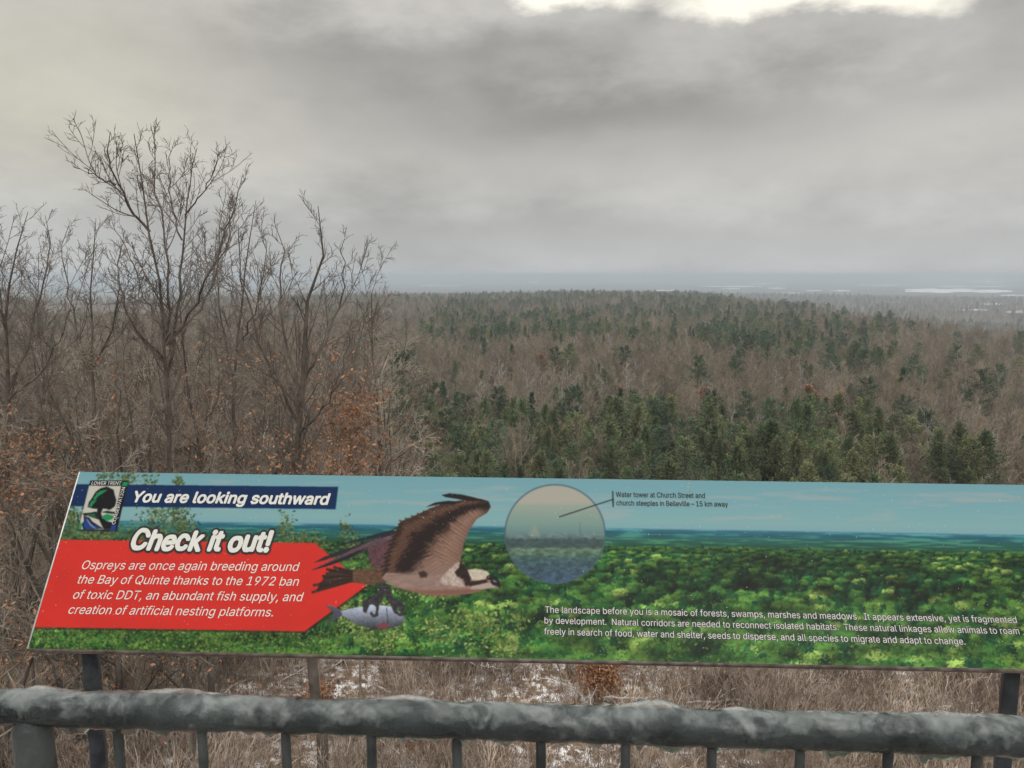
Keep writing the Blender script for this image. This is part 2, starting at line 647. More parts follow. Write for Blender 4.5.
CONIF = []           # (mesh, height, dark?)
for s, k, dk in ((1, 0, 1), (2, 1, 1), (3, 1, 0), (4, 2, 0), (5, 0, 0), (6, 2, 0), (7, 1, 1)):
    wd, nd = conifer_arrays(s * 7, k)
    CONIF.append((two_mat_mesh('conifer', wd, M_BARK, nd, M_NEEDLE_D if dk else M_NEEDLE), (13, 14, 10)[k], dk))
BARE = []
for s, h, sp in ((11, 12, 1.0), (12, 13, .85), (13, 11, 1.15), (14, 13, 1.0), (15, 10, 1.1)):
    (V, F), _ = bare_crown_arrays(s, h, sp, 1.25)
    BARE.append(make_mesh('bare_tree', V, F, M_FARBARE))
(V, F), _ = bare_crown_arrays(21, 13, .6, 1.3, .6)
BIRCH = make_mesh('birch_tree', V, F, M_BIRCH)
(wv, wf), l3 = bare_crown_arrays(22, 10, 1.2, 1.0, .8)
lv = leaf_quads(np.random.RandomState(3), l3[0][:, -1], .22, 5, .25)
RUSTY = two_mat_mesh('rusty_tree', (wv, wf), M_FARBARE, lv, M_RUST)


def scatter(rng, r0, r1, spacing, az0=-38, az1=38):
    a0, a1 = math.radians(az0), math.radians(az1)
    n = int((a1 - a0) / 2 * (r1 ** 2 - r0 ** 2) / spacing ** 2)
    r = np.sqrt(rng.rand(n) * (r1 ** 2 - r0 ** 2) + r0 ** 2)
    a = a0 + rng.rand(n) * (a1 - a0)
    return np.stack([r * np.sin(a), r * np.cos(a)], 1)


rng = np.random.RandomState(77)
def _clear(q):
    r = np.hypot(q[:, 0], q[:, 1])
    bx = 512 + F_PX * q[:, 0] / q[:, 1]
    return ~((r > 850) & (r < 1550) & (((bx > 45) & (bx < 175)) | ((bx > 246) & (bx < 282))))


XY = np.concatenate([scatter(rng, 62, 170, 3.5), scatter(rng, 170, 330, 4.2), scatter(rng, 330, 700, 5.6), scatter(rng, 700, 1750, 8.4),
                     scatter(rng, 1750, 3600, 19)])
XY = XY[_clear(XY)]
R_ = np.hypot(XY[:, 0], XY[:, 1])
AZ = np.degrees(np.arctan2(XY[:, 0], XY[:, 1]))
Zg = ground_z(XY[:, 0], XY[:, 1])
BX, BY, _ = project(np.stack([XY[:, 0], XY[:, 1], Zg + 8], 1))
# where evergreens grow: a big stand in front, scattered groves on the plateau, few on the right
cl = fbm(XY[:, 0] / 38, XY[:, 1] / 38, 3, 21)
cl2 = fbm(XY[:, 0] / 85, XY[:, 1] / 120, 3, 31)
p = np.full(len(XY), 0.04)
stand = sstep(380, 420, BX) * sstep(930, 850, BX) * sstep(398, 425, BY)
p = np.maximum(p, stand * (0.42 + 0.50 * sstep(0.40, 0.54, cl)))
p = np.maximum(p, 0.75 * sstep(900, 960, BX) * sstep(440, 470, BY) * sstep(.5, .6, cl))
upper = sstep(380, 470, BX) * sstep(372, 360, BY) * sstep(940, 880, BX)
p = np.maximum(p, upper * (0.05 + 0.32 * sstep(0.50, 0.60, cl2)))
p = np.maximum(p, 0.66 * sstep(640, 720, BX) * sstep(905, 870, BX) * sstep(322, 332, BY) * sstep(384, 370, BY) * sstep(.46, .56, cl))
p = np.maximum(p, 0.12 * (R_ > 700) * sstep(.52, .62, cl))
p = np.where((R_ > 1150) & (R_ < 1750), np.maximum(p, .11), p)
iscon = rng.rand(len(XY)) < p
pale = (~iscon) & (rng.rand(len(XY)) < 0.22 * sstep(440, 470, BX) * sstep(620, 560, BX) * sstep(355, 372, BY) * sstep(430, 405, BY) +
                   0.06 * sstep(860, 900, BX) * sstep(370, 400, BY) + .004)
rust = (~iscon) & (~pale) & (rng.rand(len(XY)) < .004 + 0.28 * ((np.abs(BX - 820) < 28) & (np.abs(BY - 401) < 9)) +
                             0.3 * ((np.abs(BX - 552) < 16) & (np.abs(BY - 365) < 5)))
hgt = np.where(iscon, 0.62 + 0.55 * rng.rand(len(XY)), 0.65 + 0.45 * rng.rand(len(XY)))
hgt *= np.clip(0.45 + (R_ - 62) / 140, 0.45, 1.0)
hgt = np.where(R_ > 1750, hgt * 1.5, hgt)
top = Zg + hgt * 12.5
TX, TY, _ = project(np.stack([XY[:, 0], XY[:, 1], top], 1))
sign_top = 476 + (TX - 80) * 0.0138
seen = (TX > 380) & (TX < 1030) & (TY < sign_top - 6) & (R_ < 1000)

# individually built trees: the nearest ones in view
def pick(mask, n, per_cell):
    """nearest first, thinned so that a tree in front does not hide the next one wholly"""
    order = np.argsort(R_)
    cells, out = {}, []
    for i in order:
        if not mask[i]:
            continue
        key = (int(TX[i] // per_cell), int(TY[i] // (per_cell * .8)))
        if key in cells and cells[key] >= 2:
            continue
        cells[key] = cells.get(key, 0) + 1
        out.append(i)
        if len(out) >= n:
            break
    return out


ind_c = pick(seen & iscon, 285, 11)
ind_b = pick(seen & ~iscon & ~pale & ~rust, 270, 12)
ind_p = pick(seen & pale, 40, 6)
ind_r = pick(seen & rust, 14, 5)
taken = np.zeros(len(XY), bool)


def zone(px, py):
    side = 'left' if px < 560 else ('middle' if px < 740 else 'right')
    if py > 432:
        return 'low', 'in the front rank just above the sign, %s part' % side
    if py > 385:
        return 'mid', 'behind the front rank above the sign, %s part' % side
    if py > 340:
        return 'mid', 'half way up the wooded plain, %s part' % side
    return 'far', 'near the hazy top of the wooded plain, %s part' % side


def place(i, me, name, label, cat, group, sc=None):
    o = obj(name, me)
    o.location = (XY[i, 0], XY[i, 1], Zg[i] - 0.2)
    o.rotation_euler = (0, 0, rng.rand() * 6.28)
    s = hgt[i] * (sc or 1)
    o.scale = (s * (0.85 + .4 * rng.rand()), s * (0.85 + .4 * rng.rand()), s)
    tag(o, label, cat, group)
    taken[i] = True
    return o


sources_c, sources_b = [], []
for k, i in enumerate(ind_c):
    j = rng.choice([2, 3, 4, 5, 3, 5, 6]) if TY[i] > 395 else rng.choice([0, 1, 6, 2, 0])
    me, h, dk = CONIF[j]
    z, ph = zone(TX[i], TY[i])
    shade = 'dark green' if dk else 'olive green'
    o = place(i, me, 'conifer_tree', '%s conifer %s' % (shade, ph), 'conifer', '%s conifers %s' % (shade, ph), 12.5 / h)
    while len(sources_c) < 7 and me not in [q.data for q in sources_c]:
        sources_c.append(o)
for k, i in enumerate(ind_b):
    me = BARE[rng.randint(len(BARE))]
    z, ph = zone(TX[i], TY[i])
    o = place(i, me, 'bare_tree', 'leafless grey-brown tree %s' % ph, 'tree', 'leafless trees %s' % ph)
    if me not in [q.data for q in sources_b]:
        sources_b.append(o)
for i in ind_p:
    z, ph = zone(TX[i], TY[i])
    o = place(i, BIRCH, 'birch_tree', 'pale-stemmed leafless tree %s' % ph, 'tree', 'pale-stemmed trees %s' % ph)
sources_p = o
for i in ind_r:
    z, ph = zone(TX[i], TY[i])
    o = place(i, RUSTY, 'rusty_tree', 'tree still holding rust-brown leaves %s' % ph, 'tree', 'rust-brown trees %s' % ph)

# three evergreens that stand alone
def lone(px, py_top, D, j, label, wide=1.0):
    P = at(px, py_top, D)
    zg = float(ground_z(P[0], P[1]))
    me, h, _ = CONIF[j]
    o = obj('conifer_tree', me)
    o.location = (P[0], P[1], zg - .2)
    s = (P[2] - zg) / h
    o.scale = (s * wide, s * wide, s)
    tag(o, label, 'conifer')


lone(402, 350, 135, 6, 'tall dark pine at the left end of the evergreen stand, beside the near bare trees', .8)
lone(1000, 364, 210, 1, 'lone dark pine standing among bare brown trees near the right edge', .9)
lone(738, 350, 235, 1, 'broad dark pine rising clear of its neighbours above the map line of the sign', .8)
lone(960, 425, 120, 3, 'rounded green conifer low at the right, among bare brown trees', .9)
lone(866, 330, 330, 0, 'narrow dark spruce at the right end of the upper dark grove', .9)


def forest_stuff(name, mask, srcs, label):
    ids = np.where(mask & ~taken)[0]
    me = bpy.data.meshes.new(name)
    me.vertices.add(len(ids))
    P = np.stack([XY[ids, 0], XY[ids, 1], Zg[ids] - .2], 1).astype(np.float32)
    me.vertices.foreach_set('co', P.ravel())
    a = me.attributes.new('size', 'FLOAT', 'POINT')
    a.data.foreach_set('value', hgt[ids].astype(np.float32))
    instance_on(obj(name, me), srcs, label)


def instance_on(o, srcs, label):
    ng = bpy.data.node_groups.new(o.name, 'GeometryNodeTree')
    ng.interface.new_socket('Geometry', in_out='INPUT', socket_type='NodeSocketGeometry')
    ng.interface.new_socket('Geometry', in_out='OUTPUT', socket_type='NodeSocketGeometry')
    N, L = ng.nodes, ng.links
    gi, go = N.new('NodeGroupInput'), N.new('NodeGroupOutput')
    jn = N.new('GeometryNodeJoinGeometry')
    for s in srcs:
        oi = N.new('GeometryNodeObjectInfo')
        oi.transform_space = 'ORIGINAL'
        oi.inputs['Object'].default_value = s
        oi.inputs['As Instance'].default_value = True
        L.new(oi.outputs['Geometry'], jn.inputs[0])
    iop = N.new('GeometryNodeInstanceOnPoints')
    L.new(gi.outputs[0], iop.inputs['Points'])
    L.new(jn.outputs[0], iop.inputs['Instance'])
    iop.inputs['Pick Instance'].default_value = True
    ri = N.new('FunctionNodeRandomValue')
    ri.data_type = 'INT'
    ri.inputs['Min'].default_value = 0
    ri.inputs['Max'].default_value = len(srcs) - 1
    L.new([q for q in ri.outputs if q.enabled and q.type == 'INT'][0], iop.inputs['Instance Index'])
    rr = N.new('FunctionNodeRandomValue')
    rr.data_type = 'FLOAT'
    fl = [q for q in rr.inputs if q.type == 'VALUE']
    fl[0].default_value, fl[1].default_value = 0, 6.283
    rr.inputs['Seed'].default_value = 4
    cx = N.new('ShaderNodeCombineXYZ')
    L.new([q for q in rr.outputs if q.type == 'VALUE'][0], cx.inputs[2])
    L.new(cx.outputs[0], iop.inputs['Rotation'])
    na = N.new('GeometryNodeInputNamedAttribute')
    na.data_type = 'FLOAT'
    na.inputs['Name'].default_value = 'size'
    L.new([q for q in na.outputs if q.enabled and q.type == 'VALUE'][0], iop.inputs['Scale'])
    L.new(iop.outputs[0], go.inputs[0])
    md = o.modifiers.new('scatter', 'NODES')
    md.node_group = ng
    tag(o, label, 'woods', kind='stuff')


forest_stuff('distant_evergreens', iscon, sources_c, 'dark evergreen patches of the far wooded plain and its ridge')
forest_stuff('distant_bare_woods', ~iscon, sources_b * 3 + [sources_p], 'grey-brown leafless woods covering the plain to the ridge')


# ------------------------------------------------------------------ the near bare trees on the left
def leader(px, D, dz=0.0):
    """a limb through points seen against the sky; D a distance or one per point"""
    D = [D] * len(px) if isinstance(D, (int, float)) else D
    P = np.array([at(x, y, d) for (x, y), d in zip(px, D)])
    t = np.concatenate([[0], np.cumsum(np.linalg.norm(np.diff(P, axis=0), axis=1))])
    n = 14
    q = np.linspace(0, t[-1], n)
    return np.stack([np.interp(q, t, P[:, c]) for c in range(3)], 1)


def hero_tree(seed, name_label, base, limbs, r_base, k=(7, 6, 4, 3), tw=0.009, leaves=None, wob=.09, upw=.09, gl=1.0):
    """limbs: (polyline n x 3, r0, r1); the first is the trunk"""
    rng = np.random.RandomState(seed)
    org = np.array([base[0], base[1], float(ground_z(base[0], base[1]))])
    root = empty('bare_tree', tuple(org), name_label, 'tree')
    P = np.array([l[0] for l in limbs]) - org
    P[:, 1:-1] += rng.randn(*P[:, 1:-1].shape) * 0.03
    Rr = np.array([l[2] * .6 + (l[1] * .68 - l[2] * .6) * np.linspace(1, 0, 14) ** .9 for l in limbs])
    obj('trunk', make_mesh('trunk', *tube_arrays([(P, Rr)], 8), M_BARK, smooth=True), root)
    # secondary limbs, grown from every limb and treated like one afterwards
    sp = np.array([float(np.linalg.norm(np.diff(P[q], axis=0), axis=1).sum()) for q in range(len(P))])
    extra = []
    for q in range(len(P)):
        n_ = 5 if q == 0 else (3 if sp[q] > 2.2 else 1)
        e_ = grow(rng, P[q:q + 1], Rr[q:q + 1], n_, .45 if q == 0 else .12, .68, 34, 2.1 * gl / sp[q], 13, .045, .05, rr=.55, rmin=tw * 1.2, taper_len=.6)
        extra.append(e_)
    P = np.concatenate([P] + [e_[0] for e_ in extra])
    Rr = np.concatenate([Rr] + [e_[1] for e_ in extra])
    L1, L2, L3 = [], [], []
    for q in range(len(P)):
        ln = float(np.linalg.norm(np.diff(P[q], axis=0), axis=1).sum())
        t0 = .30 if q == 0 else .10
        kk = max(4, int(ln * (1 - t0) / .25))
        a = grow(rng, P[q:q + 1], Rr[q:q + 1], kk, t0, .99, 40, gl * (1.7 if ln > 6 else 1.15) / ln, 6, wob * .75, upw, rr=.42, rmin=tw * .9, taper_len=.72)
        L1.append(a)
    l1 = (np.concatenate([a[0] for a in L1]), np.concatenate([a[1] for a in L1]))
    l2 = grow(rng, *l1, 4, .15, .95, 38, .45, 4, wob * .9, upw * .7, rmin=tw * .75, taper_len=.4, lmin=.16)
    l3 = grow(rng, *l2, 2, .25, .95, 42, .5, 3, wob * 1.3, upw * .6, rmin=tw * .6, lmin=.14)
    obj('crown', make_mesh('crown', *join([tube_arrays([(P[len(limbs):], Rr[len(limbs):])], 6), tube_arrays([l1, l2], 4), tube_arrays([l3], 3)]), M_TWIG), root)
    if leaves:
        tips = l3[0][:, -1]
        frac, zmax = leaves
        sel = tips[(rng.rand(len(tips)) < frac) & (tips[:, 2] < zmax)]
        if len(sel):
            obj('leaves', make_mesh('leaves', *leaf_quads(rng, sel, .042, 7, .10), M_LEAF), root)
    return root


def vert_base(px, py, D):
    """foot of a plumb line under a seen point"""
    P = at(px, py, D)
    return np.array([P[0], P[1], float(ground_z(P[0], P[1]))])


def trunk_from(px, py, D, more, n_d=None):
    b = vert_base(px, py, D)
    pts = [b] + [at(x, y, d) for x, y, d in more]
    P = np.array(pts)
    t = np.concatenate([[0], np.cumsum(np.linalg.norm(np.diff(P, axis=0), axis=1))])
    q = np.linspace(0, t[-1], 14)
    return np.stack([np.interp(q, t, P[:, c]) for c in range(3)], 1)


D = 19.0
hero_tree(101, 'tallest bare tree, forked, reaching highest into the sky at the left', vert_base(170, 470, D), [
    (trunk_from(170, 470, D, [(168, 470, D), (165, 390, D), (163, 330, D - .2), (158, 270, D - .4), (143, 215, D - .6), (144, 170, D - .6), (134, 134, D - .5)]), .125, .016),
    (leader([(165, 385), (176, 330), (180, 270), (184, 220), (190, 178), (197, 148)], [D, D + .3, D + .6, D + .8, D + 1, D + 1.1]), .065, .014),
    (leader([(150, 232), (128, 205), (118, 184), (110, 158), (110, 134)], [D - .5, D - .9, D - 1.2, D - 1.4, D - 1.5]), .05, .012),
    (leader([(116, 185), (102, 180), (92, 174), (84, 168)], [D - 1.1, D - 1.4, D - 1.6, D - 1.8]), .032, .010),
    (leader([(166, 345), (195, 318), (214, 285), (226, 250), (232, 195)], [D, D + .8, D + 1.2, D + 1.4, D + 1.5]), .055, .012),
    (leader([(182, 240), (170, 200), (168, 170), (174, 142)], [D + .7, D + 1.2, D + 1.6, D + 1.7]), .035, .010),
    (leader([(165, 360), (140, 335), (126, 310), (118, 270)], [D, D - .8, D - 1.2, D - 1.4]), .045, .010),
    (leader([(166, 345), (170, 290), (163, 230), (156, 175), (151, 126)], [D, D - .3, D - .2, D, D + .2]), .05, .012),
    (leader([(176, 335), (202, 292), (222, 245), (236, 200), (246, 178)], [D + .2, D - .2, D - .6, D - .8, D - 1]), .05, .011),
    (leader([(163, 330), (140, 290), (128, 250), (112, 222)], [D - .2, D + .4, D + .8, D + 1]), .04, .010),
    (leader([(185, 215), (205, 190), (218, 165), (222, 150)], [D + .8, D + .4, D + .2, D + .1]), .03, .009),
], .16, k=(7, 5, 3, 3), tw=.0085, leaves=(.006, 12), wob=.075, upw=.10, gl=.8)
D = 16.5
hero_tree(102, 'spreading bare tree just right of the tallest one, above the red arrow of the sign', vert_base(312, 470, D), [
    (trunk_from(312, 470, D, [(296, 465, D), (300, 400, D), (303, 350, D), (308, 300, D - .2), (320, 250, D - .3), (318, 206, D - .4)]), .21, .012),
    (leader([(300, 425), (285, 395), (262, 350), (250, 310), (240, 255), (238, 225)], [D, D - .4, D - .8, D - 1, D - 1.1, D - 1.2]), .055, .010),
    (leader([(301, 395), (288, 350), (278, 300), (283, 250), (275, 225)], [D, D + .5, D + .8, D + 1, D + 1.1]), .055, .010),
    (leader([(301, 385), (325, 345), (340, 305), (345, 265), (344, 240)], [D, D + .5, D + .8, D + 1, D + 1.2]), .05, .010),
    (leader([(298, 440), (330, 400), (342, 375), (350, 335)], [D, D - .6, D - .9, D - 1.1]), .04, .010),
    (leader([(299, 410), (268, 370), (248, 355), (225, 345)], [D, D + .4, D + .7, D + .9]), .035, .009),
], .15, k=(7, 5, 4, 3), tw=.0075, leaves=(.05, 10), wob=.08, upw=.09)
D = 22
hero_tree(103, 'bare tree cut by the left edge of the picture, with a wide twiggy crown', vert_base(6, 470, D), [
    (trunk_from(6, 470, D, [(6, 465, D), (10, 380, D), (5, 310, D), (15, 260, D), (28, 212, D)]), .17, .012),
    (leader([(9, 390), (28, 345), (40, 300), (50, 250), (45, 215)], [D, D + .5, D + .8, D + 1, D + 1]), .06, .01),
    (leader([(6, 330), (-8, 290), (-14, 245), (-5, 215)], [D, D - .5, D - 1, D - 1.2]), .06, .01),
    (leader([(9, 400), (45, 370), (62, 335), (72, 300)], [D, D - .5, D - .8, D - .9]), .045, .01),
], .17, k=(9, 6, 4, 3), tw=.008, leaves=(.02, 9))
D = 21
hero_tree(104, 'slender bare tree between the left-edge tree and the tallest forked tree', vert_base(92, 470, D), [
    (trunk_from(92, 470, D, [(92, 470, D), (94, 400, D), (92, 340, D), (90, 280, D), (96, 218, D)]), .14, .010),
    (leader([(93, 380), (78, 330), (68, 290), (62, 245), (70, 222)], [D, D + .5, D + .7, D + .9, D + 1]), .045, .009),
    (leader([(93, 370), (112, 330), (120, 290), (118, 240)], [D, D - .5, D - .8, D - 1]), .045, .009),
], .14, k=(9, 6, 4, 3), tw=.0075, leaves=(.01, 8))
D = 24
hero_tree(105, 'bare tree with upright twigs in the gap between the tallest tree and the spreading one', vert_base(236, 470, D), [
    (trunk_from(236, 470, D, [(236, 470, D), (232, 400, D), (238, 330, D), (244, 270, D), (256, 200, D)]), .14, .010),
    (leader([(234, 380), (222, 320), (216, 270), (226, 180)], [D, D + .5, D + .7, D + .9]), .05, .009),
    (leader([(236, 350), (256, 310), (266, 265), (262, 215)], [D, D - .5, D - .8, D - 1]), .045, .009),
], .14, k=(8, 6, 4, 3), tw=.0085, leaves=(.01, 8))
D = 27
hero_tree(106, 'small bare tree right of the spreading tree, at the edge of the open view', vert_base(352, 470, D), [
    (trunk_from(352, 470, D, [(352, 470, D), (350, 420, D), (356, 370, D), (352, 330, D)]), .10, .010),
    (leader([(351, 430), (364, 390), (368, 365), (370, 350)], [D, D + .5, D + .7, D + .9]), .04, .009),
    (leader([(351, 440), (332, 390), (330, 350)], [D, D - .5, D - .8]), .04, .009),
], .10, k=(8, 6, 4, 2), tw=.009, leaves=(.12, 11))

# smaller trees of the same slope: a few kinds, copied
SCRUB = []
for v in range(7):
    r_ = np.random.RandomState(300 + v)
    h = (8.5, 10, 7, 9, 6, 11, 7.5)[v]
    n0 = 9
    t = np.linspace(0, 1, n0)
    stems, rads = [], []
    for s in range((1, 2, 3, 1, 4, 2, 3)[v]):
        lean = r_.randn(2) * (.06 if v in (0, 3) else .2)
        q = np.stack([lean[0] * h * t + np.cumsum(r_.randn(n0) * .06) * (t > 0), lean[1] * h * t + np.cumsum(r_.randn(n0) * .06) * (t > 0), t * h * (1 - .15 * s)], 1)
        q[0] = (r_.randn() * .1 * s, r_.randn() * .1 * s, 0)
        stems.append(q)
        rads.append(np.linspace(.085 - .014 * s, .012, n0))
    P, Rr = np.array(stems), np.array(rads)
    kk = int(16 / len(stems) + 3)
    l1 = grow(r_, P, Rr, kk, .12, 1.0, 50, .42, 6, .12, .06, rr=.45, rmin=.012)
    l2 = grow(r_, *l1, 6, .15, 1.0, 45, .5, 4, .15, .05, rmin=.009)
    l3 = grow(r_, *l2, 5, .15, 1.0, 45, .55, 3, .18, .04, rmin=.0065, lmin=.2)
    l4 = grow(r_, *l3, 2, .3, 1.0, 45, .55, 2, .2, .03, rmin=.005, lmin=.15)
    tm = make_mesh('trunk', *tube_arrays([(P, Rr)], 6), M_BARK, smooth=True)
    cm = make_mesh('crown', *join([tube_arrays([l1, l2], 3), tube_arrays([l3, l4], 3)]), M_SCRUB)
    lm = None
    if v in (2, 4, 6):
        tips = l3[0][:, -1]
        sel = tips[r_.rand(len(tips)) < .16]
        lm = make_mesh('leaves', *leaf_quads(r_, sel, .040, 7, .12), M_LEAF)
    SCRUB.append((tm, cm, lm, h))

rng = np.random.RandomState(9)
cands = []
for _ in range(5000):
    a = math.radians(rng.uniform(-36, -7))
    r = math.sqrt(rng.uniform(18 ** 2, 115 ** 2))
    lim = math.degrees(a) < -9.5 + min(0, -(r - 30) * .0)
    if not lim:
        continue
    P = (r * math.sin(a), r * math.cos(a))
    if r < 24 and (math.degrees(a) > -22 or random.Random(len(cands)).random() < .5):
        continue
    if all((P[0] - q[0]) ** 2 + (P[1] - q[1]) ** 2 > (1.6 + r * .022) ** 2 for q in cands):
        cands.append(P)
    if len(cands) >= 235:
        break
for (x, y) in cands:
    v = rng.randint(7)
    tm, cm, lm, h = SCRUB[v]
    z = float(ground_z(x, y))
    r = math.hypot(x, y)
    # crowns stay below the line where the photo shows open sky
    hmax = (EYE - r * math.tan(math.radians(1.0)) - z) * rng.uniform(.62, 1.0)
    s = min(1.25, max(.35, hmax / h))
    bx, by, _ = project(np.array([[x, y, z + h * s * .7]]))
    w = 'with rust-brown leaves' if lm else 'all bare'
    depth = 'close by' if r < 34 else ('part way downhill' if r < 65 else 'far downhill')
    where = 'behind the sign\'s left end' if bx[0] < 170 else 'behind the red arrow'
    root = empty('small_tree', (x, y, z - .1), 'small tree %s, %s, %s' % (w, depth, where), 'tree',
                 'small trees %s, %s, %s' % (w, depth, where))
    root.rotation_euler = (0, 0, rng.rand() * 6.28)
    root.scale = (s, s, s)
    obj('trunk', tm, root)
    obj('crown', cm, root)
    if lm:
        obj('leaves', lm, root)


# ------------------------------------------------------------------ brush, leaves and fallen wood on the hilltop
def brush_clump(seed, n=70, h=1.1, rad=.8):
    r_ = np.random.RandomState(seed)
    b = r_.randn(n, 2) * rad * .5
    d = np.concatenate([r_.randn(n, 2) * .28, np.ones((n, 1))], 1)
    L = h * (.35 + .9 * r_.rand(n))
    pts = np.zeros((n, 5, 3))
    pts[:, 0, :2] = b
    pts[:, 0, 2] = -.05
    for s in range(4):
        d = d + r_.randn(n, 3) * .13
        d /= np.linalg.norm(d, axis=1, keepdims=True)
        pts[:, s + 1] = pts[:, s] + d * (L / 4)[:, None]
    rad_ = np.linspace(.0085, .0035, 5)[None].repeat(n, 0)
    l2 = grow(r_, pts, rad_, 4, .3, 1, 38, .38, 2, .15, .05, rmin=.004, lmin=.1)
    return tube_arrays([(pts, rad_), l2], 3)


def leafy_clump(seed, h, rad, nl):
    V, F = brush_clump(seed, 40, h, rad)
    r_ = np.random.RandomState(seed + 1)
    P = np.stack([r_.randn(nl) * rad * .45, r_.randn(nl) * rad * .45, h * (.25 + .75 * r_.rand(nl))], 1)
    return (V, F), leaf_quads(r_, P, .05, 1, .03)


BR = [make_mesh('dead_shrub', *brush_clump(s, n, h, r), M_BRUSH) for s, n, h, r in ((1, 70, 1.0, .9), (2, 90, 1.3, .8), (3, 60, .7, 1.1), (4, 80, 1.6, .7), (5, 60, 1.2, 1.2))]
shrub_src = []
for k, (px, py, rr) in enumerate(((470, 672, 23), (742, 668, 22.5), (905, 690, 21), (395, 690, 21), (560, 690, 21.5))):
    P = at(px, py, rr)
    o = obj('dead_shrub', BR[k], loc=(P[0], P[1], float(ground_z(P[0], P[1]))))
    tag(o, ('dry grey-brown shrub left of the leafy brown bush, just under the sign', 'dry shrub under the middle of the sign text, beside a pale fallen branch',
            'dry shrub low at the right, near the right sign post', 'dry shrub above the rail under the osprey picture', 'dry shrub directly left of the leafy brown bush')[k], 'shrub')
    shrub_src.append(o)
rng = np.random.RandomState(31)
xy = scatter(rng, 11, 62, .60, -39, 39)
xy = xy[rng.rand(len(xy)) < .14 + .78 * sstep(.25, .5, fbm(xy[:, 0] / 1.6, xy[:, 1] / 1.6, 2, 3))]
bx_ = 512 + F_PX * xy[:, 0] / xy[:, 1]
rr_ = np.hypot(xy[:, 0], xy[:, 1])
xy = xy[~((np.abs(bx_ - 598) < 30) & (rr_ > 15.5) & (rr_ < 21))]
me = bpy.data.meshes.new('undergrowth')
me.vertices.add(len(xy))
me.vertices.foreach_set('co', np.stack([xy[:, 0], xy[:, 1], ground_z(xy[:, 0], xy[:, 1])], 1).astype(np.float32).ravel())
at_ = me.attributes.new('size', 'FLOAT', 'POINT')
at_.data.foreach_set('value', (.45 + .75 * rng.rand(len(xy))).astype(np.float32))
instance_on(obj('undergrowth', me), shrub_src, 'tangle of dry brown brush poking through thin snow on the hilltop')

for k, (px, py, rr, h, rad, nl, lab) in enumerate((
        (600, 690, 20.0, 1.5, .58, 4200, 'rounded bush of rust-brown dead leaves under the middle of the sign'),
        (318, 690, 19.0, 1.0, .5, 900, 'small rust-leaved bush beside the trunk under the fish picture'),
        (430, 745, 17.5, .7, .7, 1300, 'low patch of rust-brown leaves below the rail, left of centre'),
        (309, 478, 16.9, 1.8, 1.1, 700, 'broad thicket of orange-brown oak leaves behind the blue title bar'),
        (14, 480, 18.5, 2.6, 1.6, 1300, 'orange-leaved thicket at the left edge, beside the sign corner'),
        (352, 440, 18.5, 2.6, .95, 1700, 'tall orange-brown leafy bush between the spreading tree and the evergreen stand'),
        (500, 755, 17.2, .5, .5, 140, 'few rust-brown leaves low in the snow below the rail centre'))):
    P = at(px, py, rr)
    a, b = leafy_clump(60 + k, h, rad, nl)
    z = float(ground_z(P[0], P[1]))
    if k in (3, 4, 5):          # crowns held up on their own stems
        z = P[2] - h * .55
        st = np.array([[[0, 0, float(ground_z(P[0], P[1])) - z], [.1, 0, -1.5], [0, .1, 0], [0, 0, h * .5]]])
        a = join([a, tube_arrays([(st, np.array([[.035, .03, .028, .02]]))], 5)])
    root = empty('leafy_bush', (P[0], P[1], z), lab, 'bush')
    obj('stems', make_mesh('stems', *a, M_SCRUB), root)
    obj('leaves', make_mesh('leaves', *b, M_LEAF), root)

xy = scatter(rng, 11, 34, .17, -39, 39)
xy = xy[rng.rand(len(xy)) < sstep(.35, .6, fbm(xy[:, 0] / .9, xy[:, 1] / .9, 2, 13))]
P = np.stack([xy[:, 0], xy[:, 1], ground_z(xy[:, 0], xy[:, 1]) + .03], 1)
tag(obj('fallen_leaves', make_mesh('fallen_leaves', *leaf_quads(rng, P, .05, 1, .01), M_LEAF)), 'brown fallen leaves scattered over thin snow on the hilltop', 'leaf litter', kind='stuff')

